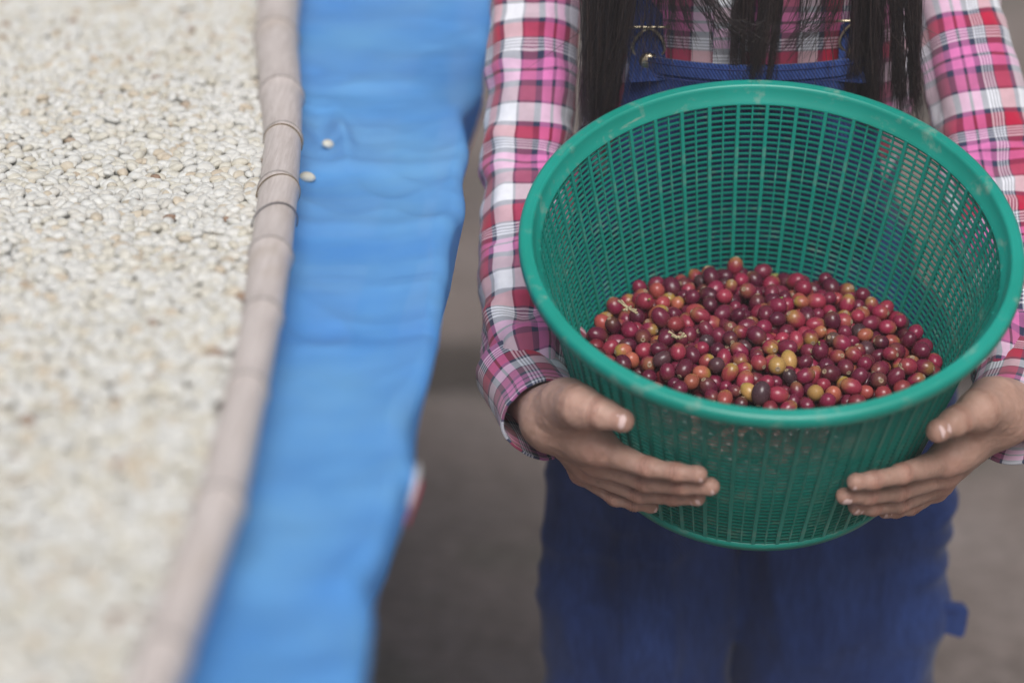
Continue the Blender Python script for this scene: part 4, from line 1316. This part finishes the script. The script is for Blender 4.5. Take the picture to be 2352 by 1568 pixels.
def build_overalls():
    h = 0.006
    G, lo = grid_points((-0.04, 2.05, 0.10), (0.52, 2.48, 1.00), h)
    P = G.reshape(-1, 3)
    cx = 0.222
    S = P.copy()
    S[:, 1] = np.where(S[:, 2] < 0.75, 2.25 + (S[:, 1] - 2.25) * (1 + 0.35 * np.clip((0.75 - S[:, 2]) / 0.15, 0, 1)), S[:, 1])
    d = sd_ell(S, (cx, 2.305, 0.80), (0.190, 0.130, 0.20))
    d = smin(d, sd_ell(S, (cx, 2.265, 0.98), (0.160, 0.116, 0.16)), 0.05)
    for x0, x1, x2, r0, r1, r2 in ((0.130, 0.129, 0.129, 0.099, 0.099, 0.099), (0.333, 0.339, 0.339, 0.105, 0.111, 0.111)):
        back_ = 0.040 if x0 > 0.2 else 0.0                     # weight on one leg: the other stands a little behind
        l = sd_cone(S, (x0, 2.262 + back_ * 0.4, 0.74), (x1, 2.25 + back_, 0.46), r0, r1)
        l = smin(l, sd_cone(S, (x1, 2.25 + back_, 0.46), (x2, 2.27 + back_, 0.12), r1, r2), 0.02)
        d = np.minimum(d, l)
    d = np.maximum(d, S[:, 2] - 0.96)
    d = np.maximum(d, 0.115 - S[:, 2])
    V, Q = surface_nets(d.reshape(G.shape[:3]), lo, h)
    V = relax(V, Q, 2)
    N = vnormals(V, Q)
    hip = np.exp(-((V[:, 2] - 0.66) / 0.10) ** 2)
    side = np.clip(np.abs(V[:, 0] - cx) / 0.19, 0, 1) ** 2
    W = V + 0.02 * np.stack([noise3(V * 9), noise3(V * 9 + 7), noise3(V * 9 + 13)], 1)
    disp = 0.011 * noise3(W * np.array([7, 7, 26]) + 3) * (0.35 + hip) * (0.4 + side)
    disp += 0.010 * noise3(W * np.array([14, 14, 4.5]) + 9) + 0.0035 * noise3(W * np.array([30, 30, 16]) + 21)
    crease = 0.5 - np.abs(noise3(W * np.array([12, 12, 30]) + np.array([0, 0, 4.0]) + 40))          # sharp-edged drag folds
    disp += 0.016 * crease * (0.25 + hip) * (0.5 + side)
    tall = 0.5 - np.abs(noise3(W * np.array([21, 21, 3.6]) + 60))
    disp += 0.018 * tall * np.clip((0.72 - V[:, 2]) / 0.12, 0, 1)
    V = V + N * (disp - 0.006)[:, None]
    ov = part('overalls', V, Q, M_denim, person)
    # bib: a doubled panel lying on the belly, top edge turned over
    def belly(x, z):
        k = np.clip((x - cx) / 0.172, -0.97, 0.97)
        return 2.236 - (0.118 + 0.006 * np.cos((z - 1.05) * 14)) * np.sqrt(1 - k * k) + 0.16 * np.clip(1.06 - z, 0, 1)
    nu, nv = 60, 40
    xs = np.linspace(-1, 1, nu)
    top = 1.0640 + 0.004 * xs ** 2
    rows = []
    for j in range(nv):
        t = j / (nv - 1)
        z = top + (0.885 - top) * t
        wdt = 0.108 + 0.03 * t
        x = cx - 0.006 + xs * wdt
        y = belly(x, z) + 0.0015 * noise2(x * 30, z * 18, 31)
        rows.append(np.stack([x, y - 0.003, z], 1))
    front = np.array(rows)
    back = front + np.array([0, 0.0035, 0])
    n = nu * nv
    F = [tuple(q) for q in grid_faces(nv, nu)] + [tuple(q) for q in grid_faces(nv, nu, flip=True, base=n)]
    F += [(j, j + 1, n + j + 1, n + j)[::-1] for j in range(nu - 1)]
    F += [(i * nu, (i + 1) * nu, n + (i + 1) * nu, n + i * nu) for i in range(nv - 1)]
    F += [(i * nu + nu - 1, (i + 1) * nu + nu - 1, n + (i + 1) * nu + nu - 1, n + i * nu + nu - 1)[::-1] for i in range(nv - 1)]
    part('bib', np.vstack([front.reshape(-1, 3), back.reshape(-1, 3)]), F, M_denim, ov)
    # the turned hem of the bib and its seam
    hemr = front[:8].copy(); hemr[:, :, 1] -= 0.0022
    hemr = np.array([hemr[int(q)] for q in np.linspace(0, 3, 4)])
    part('bib_hem', hemr.reshape(-1, 3), grid_faces(4, nu), M_denim, ov)
    for off in (0.004, 0.017):
        P_ = np.array([(x, belly(np.array(x), z) - 0.0062, z) for x, z in zip(cx - 0.006 + xs * 0.1085, top - off)])
        V, F = tube(P_, 0.0005, 4, (0, -1, 0)); part('seam', V, F, M_blue_thread, ov)
    # straps up over the shoulders, buckles
    for s in (-1, 1):
        x0 = cx - 0.006 + s * 0.093
        path = catmull([(x0, belly(np.array(x0), 1.06) - 0.008, 1.045), (x0 + s * 0.004, 2.146, 1.10), (x0 + s * 0.002, 2.150, 1.17), (x0 - s * 0.006, 2.185, 1.25), (x0 - s * 0.012, 2.26, 1.298), (x0 - s * 0.02, 2.335, 1.25), (x0 - s * 0.04, 2.36, 1.10), (cx + s * 0.03, 2.37, 0.95)], 60)
        T, N_, Bn = frames(path, (0, -1, 0.4))
        V = np.concatenate([np.stack([p - b * 0.017 + n_ * 0.0012, p + b * 0.017 + n_ * 0.0012, p + b * 0.017 - n_ * 0.0012, p - b * 0.017 - n_ * 0.0012]) for p, n_, b in zip(path, N_, Bn)])
        part('strap', V, grid_faces(60, 4, True), M_denim, ov)
        yb = float(path[6][1]) - 0.006
        zb = 1.077 if s < 0 else 1.083
        # brass loop and button
        th = np.linspace(0, 2 * np.pi, 28)
        lp = np.stack([x0 + 0.014 * np.cos(th) * (1 - 0.3 * np.sin(th)), np.full_like(th, yb), zb + 0.014 * np.sin(th)], 1)
        V, F = tube(lp, 0.0014, 6, (0, 1, 0), False); bk = part('buckle', V, F, M_brass, ov)
        V, F = lathe([(0.0001, 0.004), (0.006, 0.0036), (0.0085, 0.0020), (0.009, 0.0), (0.0001, 0.0)], 20, False)
        V = np.stack([V[:, 0] + x0, yb - V[:, 2] - 0.002, V[:, 1] + zb - 0.016], 1)
        part('button', V, F, M_brass, bk)
        for dz in (0.016,):
            bx_ = np.array([(x0 - 0.019, yb - 0.002, zb + dz), (x0 + 0.019, yb - 0.002, zb + dz)])
            V, F = tube(np.linspace(bx_[0], bx_[1], 6), 0.0013, 6, (0, 0, 1)); part('slide_bar', V, F, M_brass, bk)
    # hammer loop on the outer side of the right-hand leg: a folded webbing strap standing off the seam
    # flat tab: two thicknesses of webbing
    quad = []
    for (x, z) in ((0.415, 0.477), (0.440, 0.478), (0.4610, 0.4750), (0.4655, 0.4690), (0.4645, 0.4540), (0.4625, 0.4415), (0.4590, 0.4390), (0.440, 0.4450), (0.415, 0.447)):
        quad.append((x, z))
    k = len(quad)
    Vt = [(x, 2.222, z) for x, z in quad] + [(x, 2.230, z) for x, z in quad]
    Ft = [tuple(range(k))[::-1], tuple(range(k, 2 * k))] + [(i, (i + 1) % k, k + (i + 1) % k, k + i) for i in range(k)]
    hl = part('hammer_loop', np.array(Vt), Ft, M_denim, ov, False)
    V, F = tube(np.array([(0.425, 2.2212, 0.4705), (0.4545, 2.2212, 0.4680)]), 0.0007, 4); part('seam', V, F, M_blue_thread, hl)
    for x in (0.132, 0.336):
        h_ = 0.009
        G, lo_ = grid_points((x - 0.08, 2.02, -0.02), (x + 0.08, 2.38, 0.20), h_)
        P = G.reshape(-1, 3)
        d = smin(sd_cone(P, (x, 2.30, 0.05), (x, 2.10, 0.04), 0.048, 0.042), sd_cone(P, (x, 2.29, 0.05), (x, 2.285, 0.16), 0.048, 0.05), 0.03)
        d = np.maximum(d, -P[:, 2] - 0.002)
        V, Q = surface_nets(d.reshape(G.shape[:3]), lo_, h_)
        part('boot', V, Q, M_boot, person)
    return belly
belly = build_overalls()

# ---- plaid shirt
def sleeve_mesh(path, u0, v0, n=150, sides=72, seed=0, bunch=()):
    C = np.array([(*p, r) for p, r in path])
    C = catmull(C, n)
    c, r = C[:, :3], C[:, 3]
    T, N, B = frames(c, (0, -0.7, 0.7))
    L = np.r_[0, np.cumsum(np.linalg.norm(np.diff(c, axis=0), axis=1))]
    th = np.linspace(-np.pi, np.pi, sides)
    TH, S = np.meshgrid(th, L)
    # circular noise so that front and back join
    cx_, sx_ = np.cos(TH), np.sin(TH)
    warp = 0.012 * noise3(np.stack([cx_ * 1.2, sx_ * 1.2, S * 18], -1) + seed)
    f1 = noise3(np.stack([cx_ * 0.9, sx_ * 0.9, (S + warp + 0.012 * cx_) * 30], -1) + 3 + seed)
    f2 = noise3(np.stack([cx_ * 1.6, sx_ * 1.6, (S + warp) * 70], -1) + 9 + seed)
    f3 = noise3(np.stack([cx_ * 2.6, sx_ * 2.6, S * 9], -1) + 15 + seed)
    amp = np.full_like(S, 0.55)
    for s_, w_, a_ in bunch:
        amp += a_ * np.exp(-((S - s_ * L[-1]) / w_) ** 2)
    disp = (0.0085 * (0.35 - np.abs(f1)) + 0.0026 * f2) * amp * 1.3 + 0.0055 * f3
    rr = r[:, None] + disp
    V = c[:, None] + rr[..., None] * (np.cos(TH)[..., None] * N[:, None] + np.sin(TH)[..., None] * B[:, None])
    uv = np.stack([u0 + TH * 0.0415 / 0.096, v0 + S / 0.096 + 0.03 * f1], -1)
    return V.reshape(-1, 3), grid_faces(n, sides), uv.reshape(-1, 2)

def cuff_mesh(path, u0, v0, seed, squash):
    C = catmull(np.array([(*p, r) for p, r in path]), 26)
    c, r = C[:, :3], C[:, 3]
    T, N, B = frames(c, (0, -0.7, 0.7))
    L = np.r_[0, np.cumsum(np.linalg.norm(np.diff(c, axis=0), axis=1))]
    sides = 80
    th = np.linspace(-np.pi, np.pi, sides)
    TH, S = np.meshgrid(th, L)
    cx_, sx_ = np.cos(TH), np.sin(TH)
    wob = 0.0028 * noise3(np.stack([cx_ * 1.5, sx_ * 1.5, S * 12], -1) + seed) + 0.0008 * noise3(np.stack([cx_ * 5, sx_ * 5, S * 30], -1) + seed)
    rr = r[:, None] + wob
    lip = 0.0006 * np.sin(np.clip((S - L[-1] + 0.006) / 0.006, 0, 1) * np.pi)
    rr = rr + lip
    def ringset(off):
        q = rr + off
        return c[:, None] + (q * np.cos(TH) * squash)[..., None] * N[:, None] + (q * np.sin(TH))[..., None] * B[:, None]
    O, I = ringset(0.0), ringset(-0.0022)
    V = np.concatenate([O, I[::-1]], 0)
    uv = np.stack([u0 + TH * 0.0385 / 0.096, v0 - S / 0.096], -1)
    uv = np.concatenate([uv, uv[::-1]], 0)
    # stitch line near the edge
    k = int(np.argmin(abs(L - (L[-1] - 0.006))))
    st = ringset(0.0006)[k]
    return V.reshape(-1, 3), grid_faces(52, sides), uv.reshape(-1, 2), st

def build_shirt():
    cx = 0.222
    h = 0.007
    G, lo = grid_points((-0.05, 2.05, 0.86), (0.50, 2.44, 1.34), h)
    P = G.reshape(-1, 3)
    d = sd_ell(P, (cx, 2.243, 1.02), (0.158, 0.106, 0.20))
    d = smin(d, sd_ell(P, (cx, 2.25, 1.17), (0.160, 0.108, 0.15)), 0.05)
    for s in (-1, 1):
        d = smin(d, sd_ell(P, (cx + s * 0.062, 2.178, 1.155), (0.062, 0.050, 0.06)), 0.04)
        d = smin(d, sd_cone(P, (cx + s * 0.06, 2.26, 1.255), (cx + s * 0.165, 2.275, 1.235), 0.058, 0.058), 0.04)
    d = np.maximum(d, 0.88 - P[:, 2])
    V, Q = surface_nets(d.reshape(G.shape[:3]), lo, h)
    V = relax(V, Q, 2)
    N = vnormals(V, Q)
    V = V + N * (0.003 * noise3(V * np.array([26, 26, 10])) + 0.003 * noise3(V * np.array([12, 12, 22]) + 5))[:, None]
    uv = np.stack([(V[:, 0] - cx) / 0.096 + 0.62, V[:, 2] / 0.096 + 0.25], 1)
    sh = part('shirt', V, Q, M_plaid, person, uv=uv)
    # button placket: one white warp stripe up the middle
    xs = np.linspace(-0.013, 0.013, 8); zs = np.linspace(1.02, 1.27, 40)
    X, Z = np.meshgrid(xs - 0.028 + cx, zs)
    yf = []
    Pz = V[np.abs(V[:, 0] - (cx - 0.028)) < 0.012]; Pz = Pz[Pz[:, 1] < 2.24]
    for z in zs:
        w = np.exp(-((Pz[:, 2] - z) / 0.008) ** 2) + 1e-9
        yf.append((Pz[:, 1] * w).sum() / w.sum())
    Y = np.array(yf)[:, None] - 0.0045 + 0 * X
    uvp = np.stack([0.093 + (X - cx + 0.028) / 0.16, Z / 0.096 + 0.40], -1)
    part('placket', np.stack([X, Y, Z], -1).reshape(-1, 3), grid_faces(40, 8, flip=True), M_plaid, sh, uv=uvp.reshape(-1, 2))
    for name, path, u0, v0, seed, bunch in (
            ('sleeve', SLEEVE_A, -0.11, 0.36, 0.0, ((0.52, 0.05, 0.5), (0.86, 0.05, 1.5))),
            ('sleeve', SLEEVE_B, 0.52, 0.455, 40.0, ((0.52, 0.05, 0.5), (0.86, 0.05, 1.5)))):
        V, F, uv = sleeve_mesh(path, u0, v0, seed=seed, bunch=bunch)
        part(name, V, F, M_plaid_a, sh, uv=uv)
    for path, u0, v0, seed, sq in ((CUFF_A, 0.45, 0.58, 2.0, 0.92), (CUFF_B, 0.15, 0.58, 5.0, 0.92)):
        V, F, uv, st = cuff_mesh(path, u0, v0, seed, sq)
        cf = part('cuff', V, F, M_plaid_a, sh, uv=uv)
    return sh
build_shirt()

# ---- hair: long straight locks falling in front of both shoulders
def build_hair():
    guides = []
    def lock(n, x0, x1, xe0, xe1, z_end, y=2.118, zs=0.035, mid=0.0, stray=0.003, yfan=0.014, clumps=9):
        bunch = [(k + 0.5 + rng.normal(0, 0.18)) / clumps for k in range(clumps)]
        bow = rng.normal(0, 0.0045, clumps); kick = rng.normal(0, 0.006, clumps); cut_ = rng.uniform(0, 0.030, clumps); deep = rng.uniform(-yfan, yfan, clumps)
        for _ in range(n):
            k = int(rng.integers(clumps))
            spread = rng.normal(0, 0.50 / clumps)
            t = np.clip(bunch[k] + spread, -0.05, 1.05)
            xr = x0 + (x1 - x0) * t
            te = np.clip(bunch[k] + spread * 0.6, -0.1, 1.1)             # strands of one lock draw together at the tip
            xe = xe0 + (xe1 - xe0) * te + kick[k]
            ze = z_end + cut_[k] + abs(rng.normal(0, zs * 0.6))
            yy = y + 0.7 * deep[k] + rng.normal(0, 0.003)
            top = np.array([0.222 + (xr - 0.222) * 0.42, 2.165, 1.43])
            s1 = np.array([0.222 + (xr - 0.222) * 0.80, 2.145, 1.30])
            s2 = np.array([xr, yy + 0.006, 1.19])
            s3 = np.array([xr + (xe - xr) * 0.35 + mid + bow[k], yy, 1.115])
            s4 = np.array([xe + rng.normal(0, stray), yy - 0.004 + rng.normal(0, 0.002), ze])
            guides.append((top, s1, s2, s3 + rng.normal(0, stray * 0.4, 3), s4))
    lock(40, 0.128, 0.160, 0.190, 0.236, 1.052, y=2.102, mid=0.014, stray=0.006, clumps=4)
    lock(30, 0.250, 0.300, 0.225, 0.245, 1.050, y=2.102, mid=0.006, stray=0.006, clumps=3)
    lock(1250, 0.062, 0.116, 0.060, 0.092, 0.985, y=2.122)
    lock(45, 0.110, 0.155, 0.100, 0.150, 1.045, y=2.112)
    lock(70, 0.125, 0.165, 0.150, 0.205, 1.055, y=2.106, mid=0.008)
    lock(40, 0.09, 0.13, 0.045, 0.16, 1.02, y=2.108, stray=0.012)
    lock(640, 0.205, 0.240, 0.200, 0.228, 1.035, y=2.108)
    lock(45, 0.245, 0.292, 0.235, 0.262, 1.05, y=2.106, mid=0.006)
    lock(1100, 0.300, 0.352, 0.298, 0.366, 0.995, y=2.120)
    lock(40, 0.27, 0.34, 0.255, 0.385, 1.02, y=2.108, stray=0.012)
    Vs, Fs, n = [], [], 0
    seg = 12
    base = np.array(grid_faces(seg, 3, True))
    for g in guides:
        c = catmull(np.array(g), seg)
        c[2:-1, 0] += rng.normal(0, 0.0007); 
        ph = rng.uniform(0, 6)
        c[:, 0] += 0.0012 * np.sin(np.linspace(0, 5, seg) + ph) * np.linspace(0, 1, seg)
        rr = np.linspace(0.00048, 0.00024, seg) * rng.uniform(0.6, 1.1); rr[-1] = 0.00008
        V, _ = tube(c, rr, 3, (0, -1, 0.2), False)
        Vs.append(V); Fs.append(base + n); n += len(V)
    # scalp
    V = np.vstack(Vs); F = np.vstack(Fs)
    h_ = 0.009
    G, lo = grid_points((0.12, 2.11, 1.30), (0.33, 2.38, 1.60), h_)
    P = G.reshape(-1, 3)
    d = sd_ell(P, (0.222, 2.245, 1.462), (0.083, 0.098, 0.112))
    d = smin(d, sd_cone(P, (0.222, 2.30, 1.46), (0.222, 2.33, 1.25), 0.075, 0.07), 0.03)
    face = sd_ell(P, (0.222, 2.13, 1.43), (0.058, 0.075, 0.085))
    d = np.maximum(d, -face)
    Vc, Qc = surface_nets(d.reshape(G.shape[:3]), lo, h_)
    V, F = merge([(V, F), (Vc, Qc)])
    part('hair', V, F, M_hair, person)
build_hair()

# ------------------------------------------------------------------ thin scattering volume, added to lift the dark tones
def build_added_haze():
    x0, x1, y0, y1, z0, z1 = -61.0, 61.0, -41.0, 121.0, -1.1, 1.80
    V = np.array([(x, y, z) for z in (z0, z1) for y in (y0, y1) for x in (x0, x1)])
    F = np.array([(0, 2, 3, 1), (4, 5, 7, 6), (0, 1, 5, 4), (1, 3, 7, 5), (3, 2, 6, 7), (2, 0, 4, 6)])
    m = bpy.data.materials.new('added_haze'); m.use_nodes = True
    n = m.node_tree.nodes; n.clear()
    out = n.new('ShaderNodeOutputMaterial'); pv = n.new('ShaderNodeVolumePrincipled')
    pv.inputs['Color'].default_value = (0.95, 0.95, 0.96, 1)
    pv.inputs['Density'].default_value = ADDED_HAZE
    m.node_tree.links.new(pv.outputs[0], out.inputs['Volume'])
    tag(part('added_haze', V, F, m, None, False), 'thin milky veil of air added to lift the dark tones', 'added_haze', None, 'stuff')
build_added_haze()
